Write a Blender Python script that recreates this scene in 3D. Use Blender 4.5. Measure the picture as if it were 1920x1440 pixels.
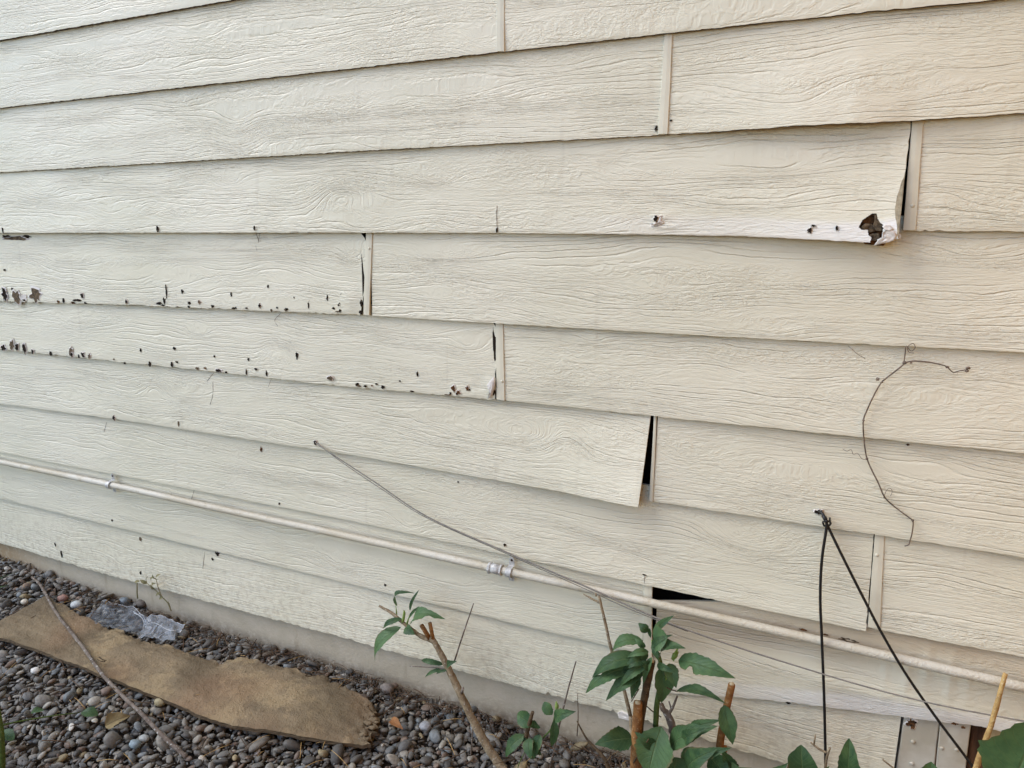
import bpy, math, random
import numpy as np
from mathutils import Vector

# ------------------------------------------------------------------ camera
for o in list(bpy.data.objects): bpy.data.objects.remove(o)
S = bpy.context.scene
COL = S.collection
R = math.radians
GZ = 0.09                                   # height of the fit's origin below the gravel
YAW, PITCH, ROLL, F, D, H = 0.418864, 0.215154, -0.001109, 1307.7, 1.51821, 1.39999
cy, sy, cp, sp = math.cos(YAW), math.sin(YAW), math.cos(PITCH), math.sin(PITCH)
fw = np.array([-sy*cp, cy*cp, -sp]); r0 = np.array([cy, sy, 0.]); u0 = np.cross(r0, fw)
rt = r0*math.cos(ROLL)+u0*math.sin(ROLL); up = -r0*math.sin(ROLL)+u0*math.cos(ROLL)
CAM = np.array([0, -D, H-GZ])
cam = bpy.data.objects.new('camera', bpy.data.cameras.new('camera')); COL.objects.link(cam)
from mathutils import Matrix
cam.matrix_world = Matrix(((rt[0], up[0], -fw[0], CAM[0]), (rt[1], up[1], -fw[1], CAM[1]), (rt[2], up[2], -fw[2], CAM[2]), (0, 0, 0, 1)))
cam.data.sensor_width = 36; cam.data.lens = 36*F/1920; cam.data.clip_end = 500; cam.data.clip_start = 0.02
S.camera = cam
# ------------------------------------------------------------------ sky and sun
SUN_EL, SUN_AZ = 46, 246      # azimuth measured from +Y clockwise: light comes from front-left of the wall
w = bpy.data.worlds.new('World'); S.world = w; w.use_nodes = True
nt = w.node_tree; bg = nt.nodes['Background']; sky = nt.nodes.new('ShaderNodeTexSky')
sky.sky_type = 'NISHITA'; sky.sun_disc = False; sky.sun_elevation = R(SUN_EL); sky.sun_rotation = R(SUN_AZ)
sky.air_density = 1.0; sky.dust_density = .7; sky.ozone_density = 1.2
nt.links.new(sky.outputs[0], bg.inputs[0]); bg.inputs[1].default_value = 0.15
sl = bpy.data.lights.new('sun', 'SUN'); so = bpy.data.objects.new('sun', sl); COL.objects.link(so)
sl.energy = .9; sl.angle = R(34); sl.color = (1.0, 0.955, 0.885)
sdir = Vector((math.sin(R(SUN_AZ))*math.cos(R(SUN_EL)), math.cos(R(SUN_AZ))*math.cos(R(SUN_EL)), math.sin(R(SUN_EL))))
so.rotation_euler = sdir.to_track_quat('Z', 'Y').to_euler()
S.view_settings.view_transform = 'Standard'; S.view_settings.look = 'None'; S.view_settings.gamma = 1
S.view_settings.use_curve_mapping = False; S.view_settings.exposure = 1.15

# ------------------------------------------------------------------ helpers
rnd = random.Random(7)
def at(px, py, y=-0.022):                     # pixel of the photograph -> point on the plane at this y
    d = fw*F+rt*(px-960)+up*(720-py); return CAM+d*((y+D)/d[1])
def gat(px, py, z=0.0):                       # pixel -> point at this height above the gravel
    d = fw*F+rt*(px-960)+up*(720-py); return CAM+d*((z-CAM[2])/d[2])
_perm = np.random.RandomState(3).permutation(4096)
_val = np.random.RandomState(4).rand(4096)*2-1
def _h(i, j, s): return _val[_perm[(_perm[(i+s*131) & 4095]+j) & 4095]]
def vnoise(x, y, s=0):
    x = np.asarray(x, float); y = np.asarray(y, float)
    i = np.floor(x).astype(int); j = np.floor(y).astype(int); a = x-i; b = y-j
    a = a*a*(3-2*a); b = b*b*(3-2*b)
    return (_h(i, j, s)*(1-a)+_h(i+1, j, s)*a)*(1-b)+(_h(i, j+1, s)*(1-a)+_h(i+1, j+1, s)*a)*b
def fbm(x, y, s=0, o=3):
    t = 0; a = 1
    for k in range(o): t = t+a*vnoise(np.asarray(x)*2**k, np.asarray(y)*2**k, s+k*17); a *= .5
    return t
class MB:
    def __init__(s): s.v = []; s.f = []; s.n = 0; s.parts = []
    def add(s, v, f):
        v = [tuple(map(float, p)) for p in v]; s.v += v; s.f += [tuple(int(i)+s.n for i in q) for q in f]; s.n += len(v); s.parts.append((len(v), len(f)))
    def each(s, name, mat, parent=None):
        a = b = 0; out = []
        for nv, nf in s.parts:
            q = MB(); q.v = s.v[a:a+nv]; q.f = [tuple(i-a for i in f) for f in s.f[b:b+nf]]; a += nv; b += nf; out.append(q.build(name, mat, parent))
        return out
    def build(s, name, mat, parent=None, smooth=True):
        me = bpy.data.meshes.new(name); me.from_pydata(s.v, [], s.f); me.update()
        if smooth: me.polygons.foreach_set('use_smooth', [True]*len(me.polygons))
        o = bpy.data.objects.new(name, me); COL.objects.link(o)
        if mat: me.materials.append(mat)
        if parent: o.parent = parent; o.matrix_parent_inverse = Matrix.Translation(-parent.location)
        return o
def tag(o, label=None, cat=None, group=None, kind=None):
    if label: o['label'] = label
    if cat: o['category'] = cat
    if group: o['group'] = group
    if kind: o['kind'] = kind
    return o
def empty(name, loc, label, cat, group=None):
    o = bpy.data.objects.new(name, None); COL.objects.link(o); o.location = Vector(tuple(map(float, loc))); o.empty_display_size = .05
    return tag(o, label, cat, group)
def smooth_path(P, n=6):
    P = [np.array(p, float) for p in P]
    if len(P) < 3: return P
    Q = [2*P[0]-P[1]]+P+[2*P[-1]-P[-2]]; out = []
    for i in range(1, len(Q)-2):
        a, b, c, d = Q[i-1:i+3]
        for k in range(n):
            t = k/n
            out.append(.5*((2*b)+(c-a)*t+(2*a-5*b+4*c-d)*t*t+(-a+3*b-3*c+d)*t**3))
    out.append(P[-1]); return out
def tube(m, P, rad, sides=8, n=6, bump=0.0, seed=0, smooth=True):
    P0 = [np.array(p, float) for p in P]
    if not hasattr(rad, '__len__'): rad = [rad]*len(P0)
    Q = smooth_path(P0, n) if smooth and len(P0) > 2 else P0
    tt = np.linspace(0, len(P0)-1, len(Q)); rr = np.interp(tt, range(len(P0)), rad)
    vs = []; fs = []
    nrm = None
    for i, p in enumerate(Q):
        t = Q[min(i+1, len(Q)-1)]-Q[max(i-1, 0)]; t = t/(np.linalg.norm(t)+1e-12)
        if nrm is None:
            a = np.array([0, 0, 1.]) if abs(t[2]) < .9 else np.array([1., 0, 0]); nrm = np.cross(t, a)
        nrm = nrm-t*(nrm@t); nrm /= np.linalg.norm(nrm)+1e-12; b = np.cross(t, nrm)
        for k in range(sides):
            an = 2*math.pi*k/sides
            q = rr[i]*(1+bump*float(vnoise(i*.9+seed, k*1.3, seed)))
            vs.append(p+(nrm*math.cos(an)+b*math.sin(an))*q)
    for i in range(len(Q)-1):
        for k in range(sides):
            a = i*sides+k; c = i*sides+(k+1) % sides; fs.append((a, c, c+sides, a+sides))
    fs.append(tuple(range(sides-1, -1, -1))); fs.append(tuple((len(Q)-1)*sides+k for k in range(sides)))
    m.add(vs, fs); return Q
def blob(m, c, r, seed=0, amp=.2, sub=1):
    v, f = ICO[sub]; c = np.array(c, float)
    n = 1+amp*fbm(v[:, 0]*1.5+seed*3.1, v[:, 1]*1.5+v[:, 2]*1.2+seed, seed % 50)
    m.add(c+v*np.array(r)*n[:, None], f)
def ico(sub):
    import bmesh
    b = bmesh.new(); bmesh.ops.create_icosphere(b, subdivisions=sub, radius=1)
    v = np.array([x.co[:] for x in b.verts]); f = np.array([[q.index for q in p.verts] for p in b.faces]); b.free(); return v, f
ICO = {1: ico(1), 2: ico(2), 3: ico(3)}

# ------------------------------------------------------------------ materials
class NT:
    def __init__(s, name, rough=.6, spec=.35):
        s.m = bpy.data.materials.new(name); s.m.use_nodes = True; s.t = s.m.node_tree
        s.b = s.t.nodes['Principled BSDF']; s.b.inputs['Roughness'].default_value = rough
        s.b.inputs['Specular IOR Level'].default_value = spec
    def n(s, ty, **k):
        x = s.t.nodes.new(ty)
        for a, b in k.items(): setattr(x, a, b)
        return x
    def link(s, a, b): s.t.links.new(a, b)
    def val(s, sock, v):
        if isinstance(v, (int, float)): sock.default_value = v
        elif isinstance(v, (tuple, list)): sock.default_value = v
        else: s.link(v, sock)
    def math(s, op, a, b=0.0, c=None, clamp=False):
        x = s.n('ShaderNodeMath', operation=op, use_clamp=clamp); s.val(x.inputs[0], a); s.val(x.inputs[1], b)
        if c is not None: s.val(x.inputs[2], c)
        return x.outputs[0]
    def comb(s, x, y, z=0.0):
        c = s.n('ShaderNodeCombineXYZ'); s.val(c.inputs[0], x); s.val(c.inputs[1], y); s.val(c.inputs[2], z); return c.outputs[0]
    def noise(s, vec, scale=1.0, detail=2, rough=.5, dist=0.0):
        x = s.n('ShaderNodeTexNoise'); 
        if vec is not None: s.link(vec, x.inputs['Vector'])
        x.inputs['Scale'].default_value = scale; x.inputs['Detail'].default_value = detail; x.inputs['Roughness'].default_value = rough; x.inputs['Distortion'].default_value = dist
        return x.outputs[0]
    def rng(s, v, a, b, c=0.0, d=1.0, smooth=True):
        x = s.n('ShaderNodeMapRange'); x.interpolation_type = 'SMOOTHSTEP' if smooth else 'LINEAR'
        s.val(x.inputs[0], v)
        for i, q in enumerate((a, b, c, d)): s.val(x.inputs[i+1], q)
        return x.outputs[0]
    def mix(s, f, a, b):
        x = s.n('ShaderNodeMix', data_type='RGBA'); s.val(x.inputs[0], f)
        s.val(x.inputs[6], a if not isinstance(a, tuple) else (*a, 1)); s.val(x.inputs[7], b if not isinstance(b, tuple) else (*b, 1)); return x.outputs[2]
    def attr(s, name, vec=False):
        x = s.n('ShaderNodeAttribute'); x.attribute_name = name; return x.outputs['Color'] if vec else x.outputs['Fac']
    def obj(s): return s.n('ShaderNodeTexCoord').outputs['Object']
    def geo(s): return s.n('ShaderNodeNewGeometry').outputs['Position']
    def bump(s, h, dist, strength=1.0):
        x = s.n('ShaderNodeBump'); s.val(x.inputs['Height'], h); x.inputs['Distance'].default_value = dist; x.inputs['Strength'].default_value = strength
        s.link(x.outputs[0], s.b.inputs['Normal'])
    def color(s, c): s.val(s.b.inputs['Base Color'], c if not isinstance(c, tuple) else (*c, 1))

CREAM = (0.730, 0.690, 0.545)
def siding_paint():
    m = NT('siding_paint', .36, .45)
    gx, gp, gz, gm = m.attr('gx'), m.attr('gp'), m.attr('gz'), m.attr('gm')
    # slow change of ring spacing
    def nz(ax, ay, ox, coord, det=2, ro=.5, di=0.0): return m.noise(m.comb(m.math('MULTIPLY', gx, ax), m.math('MULTIPLY', coord, ay), ox), 1, det, ro, di)
    sv = nz(.9, 16, 0.5, gp, 1)
    wob = nz(30, 100, 2.5, gp, 3, .65)
    v = m.math('MULTIPLY_ADD', gp, 92, m.math('MULTIPLY_ADD', sv, 3.2, m.math('MULTIPLY', wob, .5)))
    saw = m.math('FRACT', v)
    g1 = m.math('MULTIPLY', m.rng(m.math('ABSOLUTE', m.math('SUBTRACT', saw, .5)), .01, .17), m.rng(saw, .5, 1.0, 1.0, .80))
    rag = nz(7, 170, 3.3, gp, 2)
    msk = m.math('MULTIPLY', m.rng(nz(1.6, 22, 7.1, gp), .38, .58), m.rng(rag, .34, .50))
    rings = m.math('MULTIPLY', m.math('MULTIPLY', m.math('SUBTRACT', g1, 1.0), msk), m.attr('gs'))
    # fine short strokes that follow the grain, with torn ends
    f1 = m.rng(nz(30, 185, 1.7, gp, 2, .6, .35), .42, .58)
    f2 = m.rng(nz(58, 240, 9.7, gp, 2, .6, .6), .42, .60)
    m2 = m.rng(nz(3.0, 22, 11.7, gz), .30, .62)
    fine = m.math('MULTIPLY', m.math('MULTIPLY_ADD', f2, .55, m.math('MULTIPLY', f1, .6)), m.math('MULTIPLY_ADD', m2, .8, .28))
    st = m.rng(nz(75, 170, 5.0, gz, 3, .55, 1.2), .42, .58)
    m3 = m.rng(nz(2.4, 16, 21.0, gz, 1), .46, .66)
    stip = m.math('MULTIPLY', st, m3)
    hgt = m.math('MULTIPLY_ADD', rings, .85, m.math('MULTIPLY_ADD', fine, .42, m.math('MULTIPLY', stip, .34)))
    hgt = m.math('MULTIPLY', hgt, gm)
    m.bump(hgt, 0.0016, 1.0)
    big = m.noise(m.geo(), 2.3, 3); small = m.noise(m.comb(m.math('MULTIPLY', gx, 22), m.math('MULTIPLY', gz, 40), 2.0), 1, 4, .6)
    c = m.mix(m.rng(big, .3, .7), (CREAM[0]*.96, CREAM[1]*.965, CREAM[2]*.95), (CREAM[0]*1.03, CREAM[1]*1.03, CREAM[2]*1.04))
    c = m.mix(m.rng(small, .58, .85, 0, .14), c, (CREAM[0]*.84, CREAM[1]*.82, CREAM[2]*.78))
    sz_ = m.n('ShaderNodeSeparateXYZ'); m.link(m.geo(), sz_.inputs[0]); gn = m.noise(m.geo(), 11, 5, .65); gn2 = m.noise(m.geo(), 55, 4, .7)
    low = m.math('MULTIPLY', m.rng(m.math('MULTIPLY_ADD', gn, .22, sz_.outputs[2]), .18, .52, .55, 0), m.rng(gn2, .42, .68))
    c = m.mix(low, c, (.40, .335, .235))
    drip = m.noise(m.comb(m.math('MULTIPLY', sz_.outputs[0], 30), m.math('MULTIPLY', sz_.outputs[2], 2.2)), 1, 4, .6)
    c = m.mix(m.rng(drip, .60, .76, 0, .20), c, (.45, .39, .29))
    # lower edge whitened: tilted board's brighter light painted in; slipped board is whiter
    c = m.mix(m.attr('gw'), c, (.80, .78, .73))
    c = m.mix(m.attr('gd'), c, (.47, .385, .27))
    m.color(c); return m.m
def plain(name, col, rough=.6, spec=.3, var=.25, scale=30, bump=.0005, alt=None, bscale=None):
    m = NT(name, rough, spec); n = m.noise(m.obj(), scale, 4, .6)
    a = alt or tuple(x*(1-var) for x in col)
    m.color(m.mix(m.rng(n, .35, .68), col, a))
    if bump: m.bump(m.noise(m.obj(), bscale or scale*3, 4, .6), bump)
    return m.m
def grainy(name, col, alt, axis_scale=(30, 30, 4), bump=.001, rough=.8):
    m = NT(name, rough, .15); mp = m.n('ShaderNodeMapping'); mp.inputs['Scale'].default_value = axis_scale; m.link(m.obj(), mp.inputs[0])
    n = m.noise(mp.outputs[0], 1, 5, .65); m.color(m.mix(m.rng(n, .35, .65), col, alt)); m.bump(n, bump); return m.m
M = {}
M['paint'] = siding_paint()
M['strip'] = plain('seam_paint', tuple(x*.97 for x in CREAM), .4, .4, .10, 12, .0004, bscale=60)
def foundation_mat():
    m = NT('foundation_paint', .75, .2); p = m.geo(); sx = m.n('ShaderNodeSeparateXYZ'); m.link(p, sx.inputs[0])
    n = m.noise(p, 9, 5, .65); n2 = m.noise(p, 45, 4, .7)
    drip = m.noise(m.comb(m.math('MULTIPLY', sx.outputs[0], 16), m.math('MULTIPLY', sx.outputs[2], 2.5)), 1, 4, .6)
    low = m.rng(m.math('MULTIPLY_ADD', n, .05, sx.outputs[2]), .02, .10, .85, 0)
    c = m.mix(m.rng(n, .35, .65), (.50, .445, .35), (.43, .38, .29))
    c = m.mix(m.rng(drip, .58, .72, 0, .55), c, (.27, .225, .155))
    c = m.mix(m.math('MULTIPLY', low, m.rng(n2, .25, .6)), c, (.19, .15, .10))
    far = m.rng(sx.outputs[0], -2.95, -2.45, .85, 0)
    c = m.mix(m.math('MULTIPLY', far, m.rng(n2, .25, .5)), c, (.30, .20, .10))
    m.color(c); m.bump(m.math('MULTIPLY_ADD', n2, .8, m.noise(p, 150, 3)), .0014); return m.m
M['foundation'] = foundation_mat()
M['void'] = plain('dark_cavity', (.012, .011, .010), .95, .05, .3, 20, 0)
M['sheath'] = grainy('old_sheathing', (.030, .024, .018), (.012, .010, .009), (3, 3, 60), .002)
M['rot'] = plain('rotten_fibreboard', (.17, .078, .032), .95, .08, .5, 90, .002, alt=(.03, .02, .014))
M['rotgrey'] = plain('weathered_fibreboard', (.20, .145, .09), .95, .08, .5, 120, .002, alt=(.07, .055, .04))
M['hole'] = plain('paint_hole', (.035, .026, .020), .95, .05, .5, 140, .001)
M['flake'] = plain('peeling_paint', (.72, .67, .61), .5, .3, .08, 60, .001)
M['under'] = plain('dark_board_underside', (.15, .115, .08), .95, .05, .4, 60, 0)  # dark brown for the underside and back of every board
M['edge'] = plain('board_edge', (.42, .36, .25), .85, .15, .4, 90, .001)
M['pipe'] = None
def pipe_mat():
    m = NT('pipe_paint', .45, .45); p = m.obj(); n = m.noise(p, 26, 5, .7); n2 = m.noise(p, 7, 3)
    n3 = m.noise(p, 320, 3, .6)
    c = m.mix(m.rng(n2, .3, .7), (.62, .59, .50), (.51, .46, .35))
    c = m.mix(m.rng(n, .52, .70, 0, .6), c, (.40, .33, .20))
    m.color(c); m.bump(m.math('MULTIPLY_ADD', n3, .7, m.noise(p, 110, 3, .6)), .0022); return m.m
M['pipe'] = pipe_mat()
M['metal'] = plain('galvanised_metal', (.60, .595, .57), .42, .5, .4, 120, .0006)
M['metal'].node_tree.nodes['Principled BSDF'].inputs['Metallic'].default_value = .15
M['rubber'] = plain('black_cable_jacket', (.010, .010, .011), .45, .4, .2, 30, 0)
M['wire'] = plain('grey_wire', (.24, .22, .19), .5, .4, .3, 60, 0)
M['vine'] = plain('dry_vine', (.20, .155, .12), .85, .1, .5, 60, .0006)
M['hardboard'] = None
def hardboard():
    m = NT('rotting_hardboard', .92, .1); p = m.obj(); mp = m.n('ShaderNodeMapping'); mp.inputs['Scale'].default_value = (4, 11, 8); m.link(p, mp.inputs[0])
    n = m.noise(mp.outputs[0], 1, 6, .65); n2 = m.noise(p, 60, 5, .7); n3 = m.noise(p, 3.2, 2); n4 = m.noise(p, 260, 3, .6)
    c = m.mix(m.rng(n, .35, .65), (.270, .208, .130), (.165, .128, .082))
    n5 = m.noise(p, 7, 5, .7); c = m.mix(m.rng(n5, .50, .62, 0, .75), c, (.36, .275, .16)); c = m.mix(m.rng(m.noise(p, 2.1, 4, .6), .50, .66, 0, .6), c, (.105, .080, .048))
    c = m.mix(m.rng(n3, .5, .7, 0, .5), c, (.27, .17, .10))
    c = m.mix(m.rng(n2, .56, .72, 0, .65), c, (.11, .078, .045))
    m.color(c); m.bump(m.math('ADD', m.math('MULTIPLY_ADD', n2, 1.0, n), m.math('MULTIPLY', n4, .45)), .007); return m.m
M['hardboard'] = hardboard()
M['hardedge'] = grainy('board_cut_edge', (.14, .10, .06), (.07, .05, .032), (20, 20, 300), .0015)
def stone_mat():
    m = NT('gravel_stone', .62, .35); c = m.attr('stone', True); p = m.geo()
    n = m.noise(p, 140, 4, .65); n2 = m.noise(p, 38, 3)
    x = m.n('ShaderNodeMix', data_type='RGBA', blend_type='MULTIPLY'); x.inputs[0].default_value = 1
    m.link(c, x.inputs[6]); m.link(m.mix(m.rng(n, .3, .7), (.78, .77, .75), (1.22, 1.2, 1.17)), x.inputs[7])
    cc = m.mix(m.rng(n2, .55, .75, 0, .45), x.outputs[2], (.12, .10, .08))
    m.color(cc); m.bump(n, .0014); return m.m
M['stone'] = stone_mat()
def soil_mat():
    m = NT('soil', .95, .1); p = m.geo(); n = m.noise(p, 30, 6, .7); m.color(m.mix(n, (.030, .023, .017), (.085, .066, .048))); m.bump(m.noise(p, 90, 5, .7), .01); return m.m
M['soil'] = soil_mat()
def leaf_mat(name, a, b, vein, rough=.5, trans=.18):
    m = NT(name, rough, .3); lu = m.attr('lu'); lv = m.attr('lv')     # lu along, lv across -1..1
    av = m.math('ABSOLUTE', lv)
    side = m.math('FRACT', m.math('MULTIPLY_ADD', lu, 9, m.math('MULTIPLY', av, -2.6)))
    sv = m.math('MULTIPLY', m.rng(m.math('ABSOLUTE', m.math('SUBTRACT', side, .5)), 0, .10, 1, 0), .35)
    mid = m.rng(av, .0, .07, 1, 0); ve = m.math('MAXIMUM', mid, sv)
    n = m.noise(m.obj(), 50, 4, .6); rd = m.n('ShaderNodeObjectInfo').outputs['Random']
    c = m.mix(m.rng(n, .35, .65), a, b); c = m.mix(m.rng(rd, .45, 1, 0, .55), c, tuple(x*1.45+.01 for x in b)); c = m.mix(m.rng(rd, .35, 0, 0, .45), c, tuple(x*.7 for x in a))
    edge = m.math('MULTIPLY', m.rng(av, .82, 1.0), m.rng(m.noise(m.obj(), 22, 3), .5, .64)); c = m.mix(m.math('MULTIPLY', edge, .7), c, (.16, .11, .05)); c = m.mix(m.math('MULTIPLY', ve, .65), c, vein)
    m.color(c); m.bump(m.math('MULTIPLY_ADD', ve, -1, m.math('MULTIPLY', n, .5)), .0012)
    tr = m.n('ShaderNodeBsdfTranslucent'); m.link(m.mix(.5, c, tuple(min(1, x*1.8) for x in b)), tr.inputs[0])
    mx = m.n('ShaderNodeMixShader'); mx.inputs[0].default_value = trans; m.link(m.b.outputs[0], mx.inputs[1]); m.link(tr.outputs[0], mx.inputs[2])
    m.link(mx.outputs[0], m.t.nodes['Material Output'].inputs[0]); return m.m
M['leaf'] = leaf_mat('green_leaf', (.028, .070, .028), (.065, .125, .045), (.13, .19, .08))
M['young'] = leaf_mat('young_leaf', (.16, .26, .05), (.24, .34, .07), (.30, .40, .12), .5, .3)
M['weed'] = leaf_mat('pale_weed_leaf', (.17, .17, .08), (.24, .21, .10), (.28, .26, .15), .7, .2)
M['dryleaf'] = leaf_mat('dry_leaf', (.30, .13, .04), (.20, .085, .03), (.36, .2, .09), .7, .1)
M['strawleaf'] = leaf_mat('straw_leaf', (.30, .23, .11), (.20, .15, .07), (.12, .09, .05), .8, .1)
def bark(name, a, b, spot, sc=60):
    m = NT(name, .8, .15); p = m.obj(); n = m.noise(p, sc, 5, .65); n2 = m.noise(p, sc*3, 3); 
    c = m.mix(m.rng(n, .35, .65), a, b); c = m.mix(m.rng(n2, .60, .70, 0, .8), c, spot); m.color(c); m.bump(m.math('ADD', n, n2), .0018); return m.m
M['bark'] = bark('tan_bark', (.30, .235, .15), (.17, .125, .075), (.44, .40, .33))
M['orange'] = bark('orange_bark', (.33, .16, .055), (.19, .085, .032), (.50, .36, .2))
M['brownbark'] = bark('brown_bark', (.115, .075, .04), (.06, .042, .026), (.22, .16, .10))
M['greenstem'] = bark('green_stem', (.09, .14, .035), (.07, .10, .03), (.18, .2, .08))
M['greybark'] = bark('grey_bark', (.20, .165, .135), (.10, .075, .058), (.48, .46, .42), 40)
M['straw'] = bark('straw_cane', (.50, .33, .13), (.36, .22, .085), (.60, .45, .25))
M['pith'] = plain('pale_pith', (.62, .52, .34), .8, .1, .2, 200, 0)
M['litter'] = plain('plant_litter', (.13, .085, .055), .95, .05, .6, 30, 0)
def film():
    m = NT('clear_plastic_film', .16, .8)
    m.color((.55, .60, .66)); n = m.noise(m.obj(), 45, 3, .6); m.bump(m.math('MULTIPLY_ADD', m.noise(m.obj(), 160, 2), .3, n), .004)
    tr = m.n('ShaderNodeBsdfTransparent'); tr.inputs[0].default_value = (.80, .84, .88, 1)
    mx = m.n('ShaderNodeMixShader'); m.link(m.rng(m.attr('haze'), 0, 1, .10, .45, False), mx.inputs[0])
    m.link(tr.outputs[0], mx.inputs[1]); m.link(m.b.outputs[0], mx.inputs[2]); m.link(mx.outputs[0], m.t.nodes['Material Output'].inputs[0]); return m.m
M['film'] = film()
M['filmedge'] = plain('white_plastic_edge', (.60, .63, .66), .3, .6, .1, 60, 0)
M['postwood'] = grainy('rotten_post_wood', (.13, .065, .035), (.045, .024, .015), (60, 60, 8), .003)
M['trim'] = plain('dirty_trim_paint', (.56, .53, .45), .6, .3, .22, 10, .0008, alt=(.44, .40, .31), bscale=70)
M['tanbounce'] = plain('tan_bounce', (.65, .305, .05), .9, .1, .12, 6, .004, bscale=90)
M['tanpaint'] = plain('tan_stained_paint', (.42, .32, .18), .75, .2, .3, 14, .0008, alt=(.34, .25, .13))

# ------------------------------------------------------------------ ground
m = MB()
gx_ = np.concatenate([np.linspace(-40, -5.4, 8), np.linspace(-5, 2, 60), np.linspace(2.4, 40, 8)]); gy_ = np.concatenate([np.linspace(-40, -3.2, 8), np.linspace(-3, .25, 40)])
V_ = []; 
for yy in gy_:
    for xx in gx_: V_.append((xx, yy, -.012+.006*float(vnoise(xx*4, yy*4, 5))))
nx = len(gx_); m.add(V_, [(j*nx+i, j*nx+i+1, (j+1)*nx+i+1, (j+1)*nx+i) for j in range(len(gy_)-1) for i in range(nx-1)])
tag(m.build('ground', M['soil']), kind='structure')

def wall_ground(x):  # the gravel lies a little higher against the far left of the wall
    return np.interp(x, [-3.4, -2.9, -2.3, -1.6, -.9, 0], [.052, .042, .012, .006, .0, -.01])
def gheight(x, y): return wall_ground(x)*np.exp(np.minimum(y, 0)/.25)+.008*vnoise(np.asarray(x)*5, np.asarray(y)*5, 9)

def gravel():
    rs = np.random.RandomState(11); v0, f0 = ICO[2]; vs = []; fs = []; cs = []; n = 0
    pts = []
    def lay(x0, x1, y0, y1, sp, r0, r1, z, keep=1.0):
        ys = np.arange(y0, y1, sp*.87)
        for j, yy in enumerate(ys):
            for xx in np.arange(x0+(j % 2)*sp/2, x1, sp):
                if rs.rand() < keep: pts.append((xx+rs.randn()*sp*.18, yy+rs.randn()*sp*.18, r0+(r1-r0)*rs.rand()**1.6, z))
    lay(-3.6, .5, -1.0, -.004, .0200, .0080, .0165, .000, .95)
    lay(-3.6, .5, -1.0, -.045, .034, .0080, .0175, .0100, .75)
    lay(-3.6, -2.1, -.045, -.010, .034, .0080, .0165, .0100, .75)
    lay(-3.2, .3, -.9, -.004, .0125, .0022, .0050, .0030, .75); lay(-2.2, .1, -.07, -.004, .009, .0018, .0046, .0060, .8)
    lay(-3.6, .5, -1.0, -.010, .066, .014, .027, .013, .45)
    lay(-5.2, 1.6, -2.6, -1.0, .032, .014, .026, .004)
    lay(-5.2, -3.6, -1.0, -.01, .032, .014, .026, .004)
    lay(.5, 1.6, -1.0, -.01, .032, .014, .026, .004)
    pal = np.array([(.120, .117, .110), (.090, .090, .090), (.155, .146, .132), (.060, .057, .054), (.125, .095, .078), (.110, .122, .132), (.21, .20, .18), (.090, .074, .058), (.36, .345, .32), (.17, .14, .085)])
    pr = np.array([.22, .17, .14, .14, .09, .08, .07, .06, .012, .018]); pr /= pr.sum()
    for (x, y, r, z) in pts:
        s = .9*r*np.array([1.0+.5*rs.rand(), .68+.3*rs.rand(), .34+.32*rs.rand()])
        if rs.rand() < .18: s *= np.array([1.35, .8, .75])
        if r < .006: v0, f0 = ICO[1]
        else: v0, f0 = ICO[2]
        sd = rs.randint(2000); k = rs.randint(48)
        # facetted pebble: squash the sphere against a few random planes
        q = v0.copy()
        for _ in range(6):
            d = rs.randn(3); d /= np.linalg.norm(d); t = q@d; lim = .62+.25*rs.rand(); ov = np.maximum(t-lim, 0); q = q-d*(ov*.92)[:, None]
        q = q*(1+.10*vnoise(q[:, 0]*1.6+sd, q[:, 1]*1.6+q[:, 2]*2.1, k))[:, None]
        q = q*s
        a, b, c = rs.randn()*.35, rs.randn()*.35, rs.rand()*6.28
        ca, sa, cb, sb, cc, sc = math.cos(a), math.sin(a), math.cos(b), math.sin(b), math.cos(c), math.sin(c)
        Rm = np.array([[cc, -sc, 0], [sc, cc, 0], [0, 0, 1]])@np.array([[1, 0, 0], [0, ca, -sa], [0, sa, ca]])@np.array([[cb, 0, sb], [0, 1, 0], [-sb, 0, cb]])
        q = q@Rm.T; q += np.array([x, min(y, -.006-s[0]*.6), z+float(gheight(x, y))+rs.rand()*.005])
        vs.append(q); fs.append(f0+n); n += len(q)
        col = pal[rs.choice(len(pal), p=pr)]*(.75+.55*rs.rand()); col = col*np.array([1.26, 1.24, 1.17]); cs.append(np.tile(np.append(col, 1), (len(q), 1)))
    V = np.concatenate(vs); Fc = np.concatenate(fs); C = np.concatenate(cs)
    me = bpy.data.meshes.new('gravel'); me.vertices.add(len(V)); me.vertices.foreach_set('co', V.ravel())
    me.loops.add(Fc.size); me.loops.foreach_set('vertex_index', Fc.ravel().astype(np.int32)); me.polygons.add(len(Fc))
    me.polygons.foreach_set('loop_start', np.arange(0, Fc.size, 3, dtype=np.int32)); me.update(calc_edges=True); me.validate()
    me.polygons.foreach_set('use_smooth', [True]*len(Fc))
    ca = me.color_attributes.new('stone', 'FLOAT_COLOR', 'POINT'); ca.data.foreach_set('color', C.ravel())
    me.materials.append(M['stone']); o = bpy.data.objects.new('gravel', me); COL.objects.link(o)
    tag(o, 'loose grey and brown river gravel covering the ground below the siding', 'gravel', kind='stuff')
gravel()

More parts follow.
